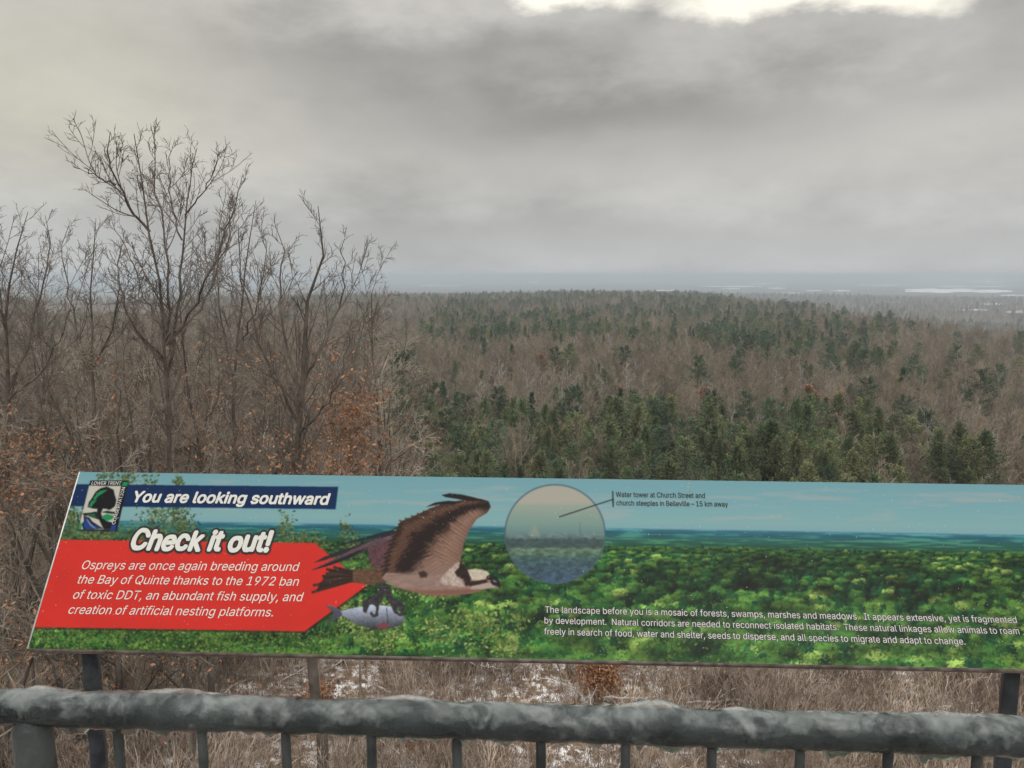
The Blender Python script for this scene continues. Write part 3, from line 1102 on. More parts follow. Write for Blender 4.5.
for k, (pts, r0, lab) in enumerate((
        ([(686, 703), (730, 700), (780, 703), (820, 699), (850, 698)], .035, 'longest pale fallen branch, lying level just above the rail under the sign text'),
        ([(700, 690), (745, 684), (790, 686), (842, 682)], .022, 'thin pale fallen branch lying behind the longest one'),
        ([(604, 697), (640, 700), (665, 694), (682, 699)], .03, 'pale fallen branch touching the right side of the leafy brown bush'),
        ([(768, 680), (795, 668), (815, 674), (832, 690)], .018, 'arched frosty twig rising under the right half of the sign'),
        ([(945, 716), (950, 702), (947, 694)], .02, 'short pale broken stem standing near the right sign post'),
        ([(640, 671), (662, 669), (690, 673)], .02, 'short pale branch just under the sign right of the leafy bush'),
        ([(478, 663), (490, 667), (502, 669)], .03, 'short snowy log end under the sign left of its centre'),
        ([(180, 760), (215, 742), (262, 736), (280, 745)], .02, 'pale fallen branch below the rail at the left, between two balusters'),
        ([(20, 520), (44, 505), (56, 498)], .02, 'pale bare branch beside the left edge of the sign'),
        ([(705, 668), (735, 672), (760, 680), (790, 700)], .014, 'thin frosty hoop of bramble under the sign text'),
        ([(860, 716), (900, 708), (960, 712)], .018, 'pale fallen stick at the right, just above the rail'))):
    P3 = []
    for (x, y) in pts:
        r = ray(x, y)
        r = r / math.hypot(r[0], r[1])
        t = np.linspace(12, 60, 4000)
        Q = EYE3[None] + r[None] * t[:, None]
        lift = .28 if k not in (3, 4, 9) else .5
        hit = Q[:, 2] < ground_z(Q[:, 0], Q[:, 1]) + lift
        P3.append(Q[np.argmax(hit)])
    P3 = np.array(P3)
    if k == 8:
        P3 = np.array([at(x, y, 20.0) for x, y in pts])
    t = np.linspace(0, 1, len(P3))
    q = np.linspace(0, 1, 16)
    P = np.stack([np.interp(q, t, P3[:, c]) for c in range(3)], 1)
    r_ = np.random.RandomState(500 + k)
    P[1:-1] += r_.randn(14, 3) * .03
    P = P[None]
    Rr = np.linspace(r0, r0 * .35, 16)[None]
    l1 = grow(r_, P, Rr, 9, .1, 1, 45, .22, 4, .15, .02, rmin=.007)
    l2 = grow(r_, *l1, 3, .2, 1, 45, .5, 3, .15, .02, rmin=.005)
    org = P[0, 0].copy()
    V, F = tube_arrays([(P - org, Rr), (l1[0] - org, l1[1]), (l2[0] - org, l2[1])], 5)
    o = obj('fallen_branch', make_mesh('fallen_branch', V, F, M_PALE), loc=tuple(org))
    tag(o, lab, 'branch')


# more frosty broken branches, strewn through the brush
rf = np.random.RandomState(88)
FB = []
for k in range(6):
    n = 16
    d = np.array([1.0, 0, .35 if k % 2 else .12])
    pts = [np.zeros(3)]
    for _ in range(n - 1):
        d = d + rf.randn(3) * .10 + np.array([0, 0, -.05 if k % 2 else -.01])
        d /= np.linalg.norm(d)
        pts.append(pts[-1] + d * (1.6 + .5 * (k % 3)) / n)
    P = np.array(pts)[None]
    Rr = np.linspace(.020, .007, n)[None]
    l1 = grow(rf, P, Rr, 7, .15, 1, 45, .3, 4, .15, .04, rmin=.006)
    l2 = grow(rf, *l1, 3, .2, 1, 45, .5, 3, .15, .03, rmin=.0045)
    FB.append(make_mesh('frosty_branch', *tube_arrays([(P, Rr), l1, l2], 4), M_PALE))
for k in range(64):
    px, rr = rf.uniform(60, 1010), rf.uniform(17.5, 26)
    P = at(px, 700, rr)
    o = obj('frosty_branch', FB[k % 6], loc=(P[0], P[1], float(ground_z(P[0], P[1])) + rf.uniform(.05, .6)))
    o.rotation_euler = (rf.uniform(-.2, .2), rf.uniform(-.25, .25), rf.uniform(0, 6.28))
    o.scale = (rf.uniform(.9, 2.0),) * 3
    side = 'left third' if px < 360 else ('middle' if px < 680 else 'right third')
    tag(o, 'broken frosty branch tangled in the brush under the %s of the sign' % side, 'branch', 'frosty branches in the brush, %s' % side)


# ------------------------------------------------------------------ the interpretive sign
S_YAW, S_TILT = math.radians(2.6), math.radians(55.0)
SU = np.array([math.cos(S_YAW), -math.sin(S_YAW), 0])
SW = math.cos(S_TILT) * np.array([math.sin(S_YAW), math.cos(S_YAW), 0]) + math.sin(S_TILT) * np.array([0, 0, 1.0])
SN = np.cross(SU, SW)
if SN @ (-FWD) < 0:
    SN = -SN
S_O = at(28, 648, 1.15)


def P2(px, py):
    """place on the sign face (u, v in metres) seen at a photo position; arrays allowed"""
    px, py = np.asarray(px, float), np.asarray(py, float)
    d = FWD + ((px - 512) / F_PX)[..., None] * np.array([1.0, 0, 0]) + ((384 - py) / F_PX)[..., None] * UP
    t = ((S_O - EYE3) @ SN) / (d @ SN)
    Q = EYE3 + d * t[..., None] - S_O
    return np.stack([Q @ SU, Q @ SW], -1)


def P3D(uv, lift=0.0):
    uv = np.asarray(uv, float)
    return S_O + uv[..., :1] * SU + uv[..., 1:2] * SW + SN * lift


# --- the printed picture, painted pixel by pixel in numpy and carried by the face's colour attribute
SS = 2
GX0, GY0, GW, GH = 16, 462, 1110, 216
gx = GX0 + (np.arange(GW * SS) + .5) / SS
gy = GY0 + (np.arange(GH * SS) + .5) / SS
X, Y = np.meshgrid(gx, gy)
YY = Y - (X - 512) * (0.0138 + (Y - 478) / 181 * 0.0073)       # straight along the print
img = np.zeros((GH * SS, GW * SS, 3))


def lerp_rows(y, stops):
    ys = [s[0] for s in stops]
    return np.stack([np.interp(y, ys, [s[1][c] for s in stops]) for c in range(3)], -1)


img[:] = lerp_rows(YY, [(476, (116, 166, 178)), (500, (122, 172, 182)), (520, (132, 176, 180)), (526, (128, 172, 182)),
                        (527.5, (60, 126, 146)), (531, (34, 98, 118)), (534, (40, 102, 104)), (540, (40, 96, 84)), (548, (24, 66, 42)), (680, (18, 48, 24))])
n1 = fbm(X / 55, YY / 5, 4, 3)
cl_ = sstep(.55, .75, n1) * (YY < 518) * (YY > 484)
img = img * (1 - .45 * cl_[..., None]) + np.array([168, 176, 178]) * .45 * cl_[..., None]
pk = sstep(.52, .75, fbm(X / 30, YY / 2.5, 3, 9)) * np.exp(-((YY - 493) / 5) ** 2) * sstep(700, 740, X)
img = img * (1 - .5 * pk[..., None]) + np.array([176, 166, 164]) * .5 * pk[..., None]
band = (YY > 527) & (YY < 552)
st = fbm(X / 26, YY / 1.3, 4, 12)[..., None]
img = np.where(band[..., None], img * (0.80 + .40 * st) + np.array([30, 34, 14]) * sstep(.52, .68, st), img)

prng = np.random.RandomState(8)


def win(cx, cy, rx, ry):
    x0, x1 = int((cx - rx - GX0) * SS), int((cx + rx - GX0) * SS) + 2
    y0, y1 = int((cy - ry - GY0) * SS), int((cy + ry - GY0) * SS) + 2
    x0, y0 = max(x0, 0), max(y0, 0)
    x1, y1 = min(x1, GW * SS), min(y1, GH * SS)
    return (slice(y0, y1), slice(x0, x1)) if x1 > x0 and y1 > y0 else None


FN = fbm(X / 1.6, Y / 1.3, 3, 40)
FN2 = fbm(X / 4.0, Y / 3.0, 3, 44)
# rows of printed crowns from the far side forward
ncr = 3800
cyy = 545 + 130 * prng.rand(ncr) ** 1.75
cxx = GX0 + GW * prng.rand(ncr)
for yv, xv in sorted(zip(cyy, cxx)):
    k = (yv - 540) / 110
    r = 2.5 + 14 * k * (.6 + .6 * prng.rand())
    con = prng.rand() < (.10 + .65 * float(np.exp(-((xv - 840) / 130) ** 2 - ((yv - 583) / 18) ** 2)) + .1 * (fbm(xv / 60, yv / 12, 2, 5) > .55))
    if con:
        base = np.array([16, 50, 30]) * (.8 + .5 * prng.rand())
        rx, ry = r * .45, r * 1.1
    else:
        q = prng.rand() + .55 * (float(fbm(xv / 70, yv / 14, 2, 17)) - .5)
        base = np.array([26, 66, 32]) * (1 - q) + np.array([80, 112, 48]) * q
        if q > .93:
            base = np.array([118, 142, 72])
        rx, ry = r * (1.25 - .25 * min(k, 1)), r * (.55 + .25 * min(k, 1))
    cy_ = yv + (xv - 512) * .017
    w = win(xv, cy_, rx * 1.3, ry * 1.3)
    if w is None:
        continue
    dx_, dy_ = (X[w] - xv) / rx, (Y[w] - cy_) / ry
    dd = np.sqrt(dx_ ** 2 + dy_ ** 2) + (FN[w] - .5) * .9
    m_ = sstep(1.0, .8, dd)
    sh = .80 - .66 * dy_ - .15 * dx_ + (FN[w] - .5) * .8
    sh = np.clip(sh, .18, 1.5)
    img[w] = img[w] * (1 - m_[..., None]) + np.clip(base * sh[..., None], 0, 255) * m_[..., None]
pt = sstep(.60, .66, FN2) * (YY > 556)
img = img * (1 - .25 * pt[..., None])
big = fbm(X / 42, YY / 9, 4, 91)
img = np.where((YY > 549)[..., None], img * (0.50 + 1.16 * big[..., None]), img)
drk = sstep(.50, .58, fbm(X / 26, YY / 7, 3, 95)) * np.exp(-((X - 850) / 150) ** 2) * np.exp(-((YY - 582) / 15) ** 2)
img = img * (1 - .55 * drk[..., None])


def dabs(n, fx, cols, r0, r1, tall=1.0):
    for _ in range(n):
        x, y = fx()
        r = r0 + (r1 - r0) * prng.rand()
        w = win(x, y, r, r * tall)
        if w is None:
            continue
        a = prng.rand() * 3.14
        c, s = math.cos(a), math.sin(a)
        u = ((X[w] - x) * c + (Y[w] - y) * s) / r
        v = (-(X[w] - x) * s + (Y[w] - y) * c) / (r * .5)
        m_ = sstep(1.1, .6, np.sqrt(u ** 2 + v ** 2))[..., None]
        col = np.array(cols[prng.randint(len(cols))]) * (.75 + .5 * prng.rand())
        img[w] = img[w] * (1 - m_) + col * m_


def inpoly(poly, X_, Y_):
    c = np.zeros(X_.shape, bool)
    n = len(poly)
    for i in range(n):
        x1, y1 = poly[i]
        x2, y2 = poly[(i + 1) % n]
        if y1 == y2:
            continue
        cond = ((y1 > Y_) != (y2 > Y_)) & (X_ < (x2 - x1) * (Y_ - y1) / (y2 - y1) + x1)
        c ^= cond
    return c


def fill(poly, col, jit=0.0, js=1.5, shade=None, al=1.0, seed=0, soft=0.0):
    xs, ys = [q[0] for q in poly], [q[1] for q in poly]
    cx, cy = (min(xs) + max(xs)) / 2, (min(ys) + max(ys)) / 2
    w = win(cx, cy, (max(xs) - min(xs)) / 2 + jit + 2, (max(ys) - min(ys)) / 2 + jit + 2)
    Xw, Yw = X[w], Y[w]
    acc = 0
    jx = (fbm(Xw / js, Yw / js, 2, 50 + seed) - .5) * 2 * jit if jit else 0
    jy = (fbm(Xw / js, Yw / js, 2, 70 + seed) - .5) * 2 * jit if jit else 0
    offs = [(-.17, -.17), (.17, -.17), (-.17, .17), (.17, .17)]
    if soft:
        offs = [(soft * math.sqrt((q + .5) / 14) * math.cos(q * 2.4), soft * math.sqrt((q + .5) / 14) * math.sin(q * 2.4)) for q in range(14)]
    for ox, oy in offs:
        acc = acc + inpoly(poly, Xw + ox + jx, Yw + oy + jy)
    m_ = (acc / len(offs) * al)[..., None]
    c = np.array(col, float)
    if shade is not None:
        c = np.clip(c * shade(Xw, Yw)[..., None], 0, 255)
    img[w] = img[w] * (1 - m_) + c * m_


# saplings in the foreground of the print
GR = [(96, 120, 52), (120, 138, 70), (72, 104, 44), (52, 84, 36), (30, 60, 30)]
for _ in range(60):
    x0 = prng.uniform(325, 520)
    y0 = prng.uniform(566, 640) if x0 < 440 else prng.uniform(610, 645)
    n_ = int(60 * (1 if x0 < 440 else .5))
    dabs(n_, lambda: (x0 + prng.randn() * 5.0, y0 + abs(prng.randn()) * 13 - 4), [(128, 148, 78), (146, 160, 96), (96, 122, 56), (60, 92, 40)] if prng.rand() > .3 else GR[3:], 1.0, 2.6)
for x0 in range(30, 345, 7):
    dabs(60, lambda: (x0 + prng.randn() * 5, 628 + prng.rand() * 26), GR, .8, 2.1)
for x0, y0, n_, sx, sy in ((73, 522, 330, 6, 11), (60, 532, 200, 6, 6), (100, 534, 260, 12, 4), (150, 492, 170, 7, 11), (158, 520, 170, 7, 10), (140, 538, 220, 11, 6),
                           (182, 527, 240, 8, 8), (128, 478, 90, 6, 4), (176, 515, 120, 5, 8), (285, 530, 130, 4, 9), (318, 548, 190, 6, 7), (300, 540, 160, 9, 4), (330, 560, 120, 5, 5),
                           (352, 548, 160, 5, 9), (345, 530, 60, 3, 5), (375, 560, 120, 9, 8), (178, 483, 60, 3, 3), (105, 476, 50, 6, 2), (200, 540, 110, 9, 3)):
    dabs(n_, lambda: (x0 + prng.randn() * sx, y0 + prng.randn() * sy), [(92, 108, 62), (112, 126, 78), (66, 88, 48), (46, 66, 44)], .8, 2.1)
dabs(420, lambda: (prng.uniform(640, 1110), 640 + prng.rand() * 30), GR, .9, 2.4)

# magnified round inset
DC = np.sqrt((X - 555) ** 2 + ((Y - 534) / .985) ** 2)
ci = lerp_rows(Y, [(484, (182, 176, 162)), (502, (184, 178, 164)), (506, (158, 172, 156)), (524, (122, 158, 148)), (532, (104, 138, 136)), (537, (92, 120, 118)),
                   (540, (58, 78, 76)), (547, (52, 76, 70)), (549, (92, 118, 92)), (554, (78, 110, 88)), (559, (50, 82, 84)), (572, (46, 74, 92)), (584, (48, 76, 106))])
tx = fbm(X / 4.0, Y / 2.0, 4, 60)
hz_ = sstep(530, 542, Y)
ci = ci * (1 + ((tx - .5) * 1.1 * hz_)[..., None])
tree_edge = 537 + 5 * fbm(X / 3, X * 0, 3, 61)
ci = np.where(((Y > tree_edge) & (Y < 547))[..., None], np.array([48, 68, 66]) * (.7 + .7 * tx)[..., None], ci)
ci = ci * .80 + np.array([128, 146, 150]) * .20
m_ = sstep(50.2, 49.4, DC)[..., None]
img = img * (1 - m_) + ci * m_
fill([(529, 537), (531, 530), (533, 527), (534.5, 524), (536, 527), (538, 530), (540, 537)], (146, 160, 146), 1.0, 1.5, al=.6, soft=1.6)
fill([(579.6, 534), (580, 520), (580.6, 534)], (80, 104, 104))
m_ = (sstep(1.2, .5, np.abs(DC - 50)) * .75)[..., None]
img = img * (1 - m_) + np.array([74, 98, 112]) * m_


def line(x0, y0, x1, y1, wd, col, al=1.0):
    d_ = np.hypot(x1 - x0, y1 - y0)
    nx_, ny_ = -(y1 - y0) / d_ * wd / 2, (x1 - x0) / d_ * wd / 2
    fill([(x0 + nx_, y0 + ny_), (x1 + nx_, y1 + ny_), (x1 - nx_, y1 - ny_), (x0 - nx_, y0 - ny_)], col, al=al)


line(559, 517, 612.5, 499.5, 1.0, (30, 36, 40))
line(612.7, 491, 613.2, 507, 1.3, (26, 32, 36))

# blue title bar and red arrow
fill([(75.0, 484.2), (338.2, 486.8), (335.6, 509.2), (68.6, 506.0)], (0, 40, 86))
fill([(57.5, 541.0), (315, 544.8), (367.5, 587.5), (306, 633.4), (33, 629.3)], (52, 30, 30), al=.6)
RED = (214, 50, 42)
fill([(56, 539.6), (314.5, 543.0), (366.5, 585.5), (304.5, 631.3), (32.0, 627.0)], RED,
     shade=lambda a, b: .96 + .08 * fbm(a / 30, b / 20, 3, 77))

# emblem
def Zl(pts):
    return [(60 + a / 7.314, 465 + b / 7.314) for a, b in pts]


K, Wt, Gn, Bl = (14, 16, 22), (196, 196, 186), (22, 140, 84), (26, 62, 138)
fill(Zl([(222, 113), (503, 113), (415, 485), (128, 478)]), K)
fill(Zl([(213, 150), (448, 152), (378, 472), (133, 472)]), Wt)
fill(Zl([(232, 245), (262, 195), (300, 168), (345, 158), (392, 182), (402, 225), (412, 260), (400, 305), (365, 328), (318, 318), (285, 322), (245, 318), (202, 308), (212, 270)]), K, .35, .8)
fill(Zl([(240, 245), (290, 190), (352, 178), (325, 200), (280, 228), (255, 262)]), Gn)
fill(Zl([(208, 305), (232, 262), (270, 258), (240, 290), (232, 306)]), Gn)
fill(Zl([(278, 300), (318, 306), (300, 350), (308, 385), (345, 412), (405, 425), (395, 470), (320, 470), (285, 400), (268, 360)]), K, .2, .8)
fill(Zl([(300, 345), (345, 335), (400, 345), (410, 360), (345, 352)]), K)
fill(Zl([(308, 372), (345, 358), (395, 372), (385, 395), (350, 408), (322, 398)]), Gn)
fill(Zl([(165, 352), (215, 350), (265, 340), (272, 372), (286, 400), (240, 385), (205, 372), (176, 372)]), K)
fill(Zl([(180, 360), (225, 358), (255, 352), (262, 380), (276, 396), (238, 380)]), Gn, al=.65)
fill(Zl([(172, 372), (214, 384), (238, 415), (318, 466), (170, 472), (158, 432), (176, 410)]), K)
fill(Zl([(180, 382), (205, 390), (228, 425), (300, 464), (180, 468), (168, 432), (184, 410)]), Bl)
fill(Zl([(190, 392), (200, 398), (232, 440), (262, 462), (252, 464), (222, 442)]), Wt, al=.8)
fill(Zl([(134, 472), (150, 412), (158, 440), (156, 472)]), Gn)
fill(Zl([(460, 124), (498, 124), (490, 156), (452, 156)]), Gn)
fill(Zl([(378, 436), (414, 436), (404, 480), (364, 480)]), Bl)


# the flying osprey and its fish
def Zo(pts):
    return [(310 + a / 4.8, 480 + b / 4.8) for a, b in pts]


def mott(sc, amp, seed, sy=None):
    return lambda a, b: 1 + amp * (fbm(a / sc, b / (sy or sc), 3, seed) - .5) * 2


fill(Zo([(130, 318), (200, 292), (300, 264), (405, 236), (400, 262), (300, 282), (200, 302)]), (34, 40, 52), .2)
fill(Zo([(15, 398), (70, 368), (150, 338), (250, 305), (330, 278), (405, 250), (400, 280), (250, 322), (150, 358), (70, 385)]), (44, 40, 50), .3)
fill(Zo([(4, 434), (80, 396), (200, 335), (300, 290), (405, 262), (400, 292), (300, 320), (180, 378), (80, 412)]), (96, 76, 82), .4, shade=mott(3, .3, 81, .7))
fill(Zo([(4, 434), (90, 398), (200, 352), (290, 318), (200, 372), (90, 412)]), (36, 32, 40), .3)
fill(Zo([(278, 330), (405, 276), (380, 350), (352, 424), (298, 418), (284, 380)]), (92, 62, 68), .5, shade=mott(2, .3, 82))
# tail: a barred stalk of feathers opening into a dark ragged fan
fill(Zo([(150, 430), (290, 426), (365, 420), (385, 480), (300, 506), (230, 494), (150, 488)]), (98, 72, 56), .4, 1.2, shade=mott(2.2, .35, 83, .9), soft=.5)
fill(Zo([(205, 432), (120, 424), (92, 434), (80, 455), (64, 470), (60, 486), (36, 506), (40, 524), (120, 500), (205, 490)]), (50, 35, 30), .8, 1.4, shade=mott(1.8, .5, 98, .8), soft=.7)
for k_, (ex, ey) in enumerate(((8, 540), (34, 528), (14, 506), (44, 500), (62, 484), (58, 462), (76, 448), (78, 428), (112, 416), (140, 424))):
    a_, b_ = (10 + k_ * .2), (200, 440 + (9 - k_) * 5.0)
    line(310 + b_[0] / 4.8, 480 + b_[1] / 4.8, 310 + ex / 4.8, 480 + ey / 4.8, 2.6, (44, 30, 27) if k_ % 2 else (64, 45, 37))
    line(310 + b_[0] / 4.8, 480 + (b_[1] - 4) / 4.8, 310 + (ex + 12) / 4.8, 480 + (ey - 2) / 4.8, .6, (112, 84, 66), .5)
wing = Zo([(350, 455), (372, 350), (408, 250), (436, 198), (520, 163), (580, 135), (640, 113), (740, 95), (820, 90), (858, 102), (868, 130), (850, 158), (800, 188),
           (768, 235), (738, 305), (724, 385), (715, 440), (640, 500), (520, 520), (420, 500), (365, 480)])


def pl_dist(pts, Xa, Ya):
    """distance to a polyline and how far along it the nearest point lies"""
    best = np.full(Xa.shape, 1e9)
    along = np.zeros(Xa.shape)
    run = 0.0
    for (x1, y1), (x2, y2) in zip(pts[:-1], pts[1:]):
        L_ = math.hypot(x2 - x1, y2 - y1)
        t_ = np.clip(((Xa - x1) * (x2 - x1) + (Ya - y1) * (y2 - y1)) / L_ ** 2, 0, 1)
        d_ = np.hypot(Xa - x1 - t_ * (x2 - x1), Ya - y1 - t_ * (y2 - y1))
        along = np.where(d_ < best, run + t_ * L_, along)
        best = np.minimum(best, d_)
        run += L_
    return best, along


w = win(310 + 608 / 4.8, 480 + 305 / 4.8, 60, 50)
Xw, Yw = X[w], Y[w]
acc = sum(inpoly(wing, Xw + a, Yw + b) for a, b in ((-.17, -.17), (.17, -.17), (-.17, .17), (.17, .17))) / 4.0
d1, s1 = pl_dist(Zo([(345, 500), (372, 350), (408, 250), (436, 198), (580, 135), (740, 95), (860, 100)]), Xw, Yw)
d2, s2 = pl_dist(Zo([(560, 560), (724, 440), (724, 385), (768, 235), (800, 188), (868, 140)]), Xw, Yw)
f_ = d1 / (d1 + d2)
# feathers run from the rim obliquely inward
fe = (s1 - d1 * .9)
vane = np.abs((fe / 4.6) % 1.0 - .5) * 2
streak = fbm(fe / 1.1, d1 / 9.0, 3, 101)
fq = f_ + (streak - .5) * .20 + (fbm(Xw / 2.2, Yw / 2.2, 3, 103) - .5) * .10
tone = lerp_rows(fq, [(-.1, (84, 60, 48)), (.03, (58, 40, 34)), (.10, (98, 70, 56)), (.20, (92, 64, 52)), (.28, (38, 26, 24)), (.42, (34, 23, 22)), (.50, (70, 50, 44)),
                      (.58, (128, 98, 84)), (.75, (146, 114, 98)), (.92, (134, 102, 88)), (1.1, (104, 76, 66))])
tone = tone * (.90 + .14 * vane[..., None]) * (.85 + .3 * streak[..., None])
tipd = np.exp(-(((Xw - (310 + 845 / 4.8)) / 8) ** 2 + ((Yw - (480 + 125 / 4.8)) / 6) ** 2))[..., None]
tone = tone * (1 - tipd) + np.array([34, 25, 25]) * tipd
bel = sstep(480 + 330 / 4.8, 480 + 480 / 4.8, Yw)[..., None] * sstep(.40, .58, f_)[..., None]
tone = tone * (1 - .55 * bel) + np.array([146, 122, 114]) * .55 * bel
img[w] = img[w] * (1 - acc[..., None]) + np.clip(tone, 0, 255) * acc[..., None]
for k in range(13):                     # ragged ends of the flight feathers on the trailing rim
    t_ = k / 12
    x_, y_ = 352 + 78 * t_ ** 1.6, 450 - 245 * t_
    line(310 + (x_ + 22) / 4.8, 480 + (y_ - 6) / 4.8, 310 + (x_ - 7 - 5 * (k % 3)) / 4.8, 480 + (y_ + 9) / 4.8, 1.5, (46, 32, 29))
for k in range(9):
    t_ = k / 8
    x_, y_ = 440 + 230 * t_, 196 - 90 * t_
    line(310 + (x_ + 16) / 4.8, 480 + (y_ + 12) / 4.8, 310 + (x_ - 12) / 4.8, 480 + (y_ - 3) / 4.8, 1.4, (70, 50, 42))
fill(Zo([(632, 72), (670, 64), (730, 70), (790, 84), (830, 96), (760, 100), (700, 90), (650, 82)]), (30, 24, 26), .1)
fill(Zo([(556, 130), (600, 108), (660, 100), (720, 102), (700, 116), (620, 118)]), (34, 26, 28), .2)
# body, soft underside, throat and collar
fill(Zo([(345, 470), (365, 445), (470, 452), (600, 462), (660, 440), (722, 388), (745, 420), (780, 436), (850, 470), (905, 505), (905, 520), (850, 520), (770, 545), (670, 555),
         (560, 552), (470, 530), (395, 508)]), (150, 124, 116), .2, shade=lambda a, b: (.86 + .28 * fbm(a / 4, b / 1.6, 3, 86)), soft=.7)
fill(Zo([(352, 468), (372, 448), (470, 440), (560, 445), (600, 470), (480, 485), (400, 480)]), (150, 126, 118), .8, 2, al=.6, soft=2.4)
fill(Zo([(400, 512), (500, 528), (620, 528), (720, 524), (850, 517), (770, 545), (670, 555), (560, 552), (470, 532)]), (128, 84, 68), .6, 2, al=.8, soft=2.0)
fill(Zo([(622, 482), (668, 430), (715, 388), (728, 410), (708, 448), (738, 500), (742, 514), (690, 508), (640, 500)]), (184, 168, 158), .8, 1.6, soft=1.1, shade=mott(1.6, .25, 87))
fill(Zo([(722, 386), (742, 410), (764, 436), (774, 470), (770, 500), (748, 512), (738, 478), (706, 462), (696, 440), (715, 420)]), (46, 31, 29), .8, 1.3, soft=.8, shade=mott(1.2, .5, 94))
fill(Zo([(764, 488), (800, 484), (846, 476), (856, 490), (812, 502), (764, 512)]), (50, 34, 31), .4, 1.2, soft=.6)
fill(Zo([(756, 432), (790, 426), (830, 430), (856, 442), (862, 456), (846, 474), (800, 482), (776, 478)]), (202, 192, 174), .3, 1.2, soft=.7, shade=mott(1.5, .15, 96))
fill(Zo([(775, 510), (815, 502), (856, 492), (885, 500), (888, 514), (830, 524), (770, 524)]), (178, 160, 150), .3, soft=.8)
fill(Zo([(845, 474), (850, 460), (864, 456), (872, 468), (862, 480)]), (28, 22, 22), .1, soft=.4)
fill(Zo([(855, 464), (861, 462), (862, 468), (856, 470)]), (176, 140, 60), 0)
fill(Zo([(866, 450), (884, 460), (900, 474), (912, 490), (916, 508), (912, 524), (904, 512), (892, 508), (876, 504), (866, 490), (870, 470)]), (30, 28, 34), .1, soft=.3)
fill(Zo([(876, 478), (894, 484), (898, 492), (880, 490)]), (118, 122, 134), .1, soft=.4)
fill(Zo([(520, 442), (545, 436), (568, 450), (558, 466), (530, 468)]), (60, 40, 36), .8, 1.2, soft=1.4)
line(310 + 365 / 4.8, 480 + 462 / 4.8, 310 + 510 / 4.8, 480 + 452 / 4.8, .5, (90, 68, 64), .6)
fill(Zo([(78, 598), (112, 606), (150, 628), (220, 612), (300, 598), (380, 606), (436, 634), (457, 668), (436, 698), (362, 716), (290, 714), (222, 692), (156, 652), (110, 674), (72, 690),
         (118, 646), (100, 622)]), (142, 150, 168), .2, shade=lambda a, b: 1.12 - .045 * (b - 612) + .25 * (fbm(a / 2, b / 2, 3, 88) - .5))
fill(Zo([(75, 598), (112, 606), (150, 630), (156, 650), (110, 674), (72, 690), (118, 646)]), (62, 58, 74), .3, al=.8)
fill(Zo([(318, 700), (350, 684), (382, 696), (372, 714), (330, 716)]), (142, 62, 72), .8, 1, al=.75)
line(386.5, 607.5, 388, 624, .7, (40, 46, 60))
for pl in ([(334, 495), (378, 498), (362, 540), (346, 575), (334, 585), (326, 650), (312, 662), (318, 610), (290, 590), (270, 640), (256, 632), (250, 585), (282, 562), (318, 548)],
           [(352, 515), (384, 515), (392, 545), (404, 568), (440, 580), (456, 612), (450, 650), (436, 655), (438, 620), (414, 608), (420, 645), (404, 640), (388, 600), (366, 575)],
           [(286, 640), (300, 660), (330, 650), (324, 640), (304, 645), (296, 630)], [(404, 630), (430, 655), (452, 640), (440, 632), (428, 640), (414, 622)]):
    fill(Zo(pl), (56, 53, 58), .3, 1.2, shade=mott(1.3, .6, 90), soft=.5)

# specks of frost and scratches on the plate
dabs(70, lambda: (prng.uniform(40, 1100), prng.uniform(476, 665)), [(190, 200, 200), (150, 160, 160)], .35, .75)
for x0, y0, x1, y1 in ((905, 615, 921, 642), (965, 625, 985, 636), (690, 480, 688, 499)):
    for k in range(12):
        t_ = k / 11
        dabs(2, lambda: (x0 + (x1 - x0) * t_ + prng.randn() * .8, y0 + (y1 - y0) * t_ + prng.randn() * 1.0), [(130, 146, 128), (150, 158, 150)], .5, 1.1)

img = np.clip(img, 0, 255) / 255
for ax in (0, 1):                       # the print itself is a little soft
    img = (np.roll(img, 1, ax) + 2 * img + np.roll(img, -1, ax)) / 4
PRINT_GAIN = 0.63
lin = np.where(img <= .04045, img / 12.92, ((img + .055) / 1.055) ** 2.4) * PRINT_GAIN

sign = empty('information_sign', (0, 0, 0), 'long tilted viewpoint sign with a printed osprey, red arrow and green forest panorama', 'sign')
C_BL, C_TL = P2(28, 648.5), P2(80, 472)
C_BR, C_TR = P2(1110, 670.8), P2(1055, 485.4)


def quad_grid(nu, nv):
    s, t = np.meshgrid(np.linspace(0, 1, nu), np.linspace(0, 1, nv))
    s, t = s[..., None], t[..., None]
    return (C_BL * (1 - s) + C_BR * s) * (1 - t) + (C_TL * (1 - s) + C_TR * s) * t


NU, NV = 1850, 340
uv = quad_grid(NU, NV).reshape(-1, 2)
V3 = P3D(uv, .0004)
ppx, ppy, _ = project(V3)
fx_, fy_ = (ppx - GX0) * SS - .5, (ppy - GY0) * SS - .5
ix_ = np.clip(fx_.astype(int), 0, GW * SS - 2)
iy_ = np.clip(fy_.astype(int), 0, GH * SS - 2)
wx, wy = np.clip(fx_ - ix_, 0, 1)[:, None], np.clip(fy_ - iy_, 0, 1)[:, None]
cols = (lin[iy_, ix_] * (1 - wx) + lin[iy_, ix_ + 1] * wx) * (1 - wy) + (lin[iy_ + 1, ix_] * (1 - wx) + lin[iy_ + 1, ix_ + 1] * wx) * wy
i = np.arange(NU * NV).reshape(NV, NU)
F = np.stack([i[:-1, :-1], i[:-1, 1:], i[1:, 1:], i[1:, :-1]], -1).reshape(-1, 4)

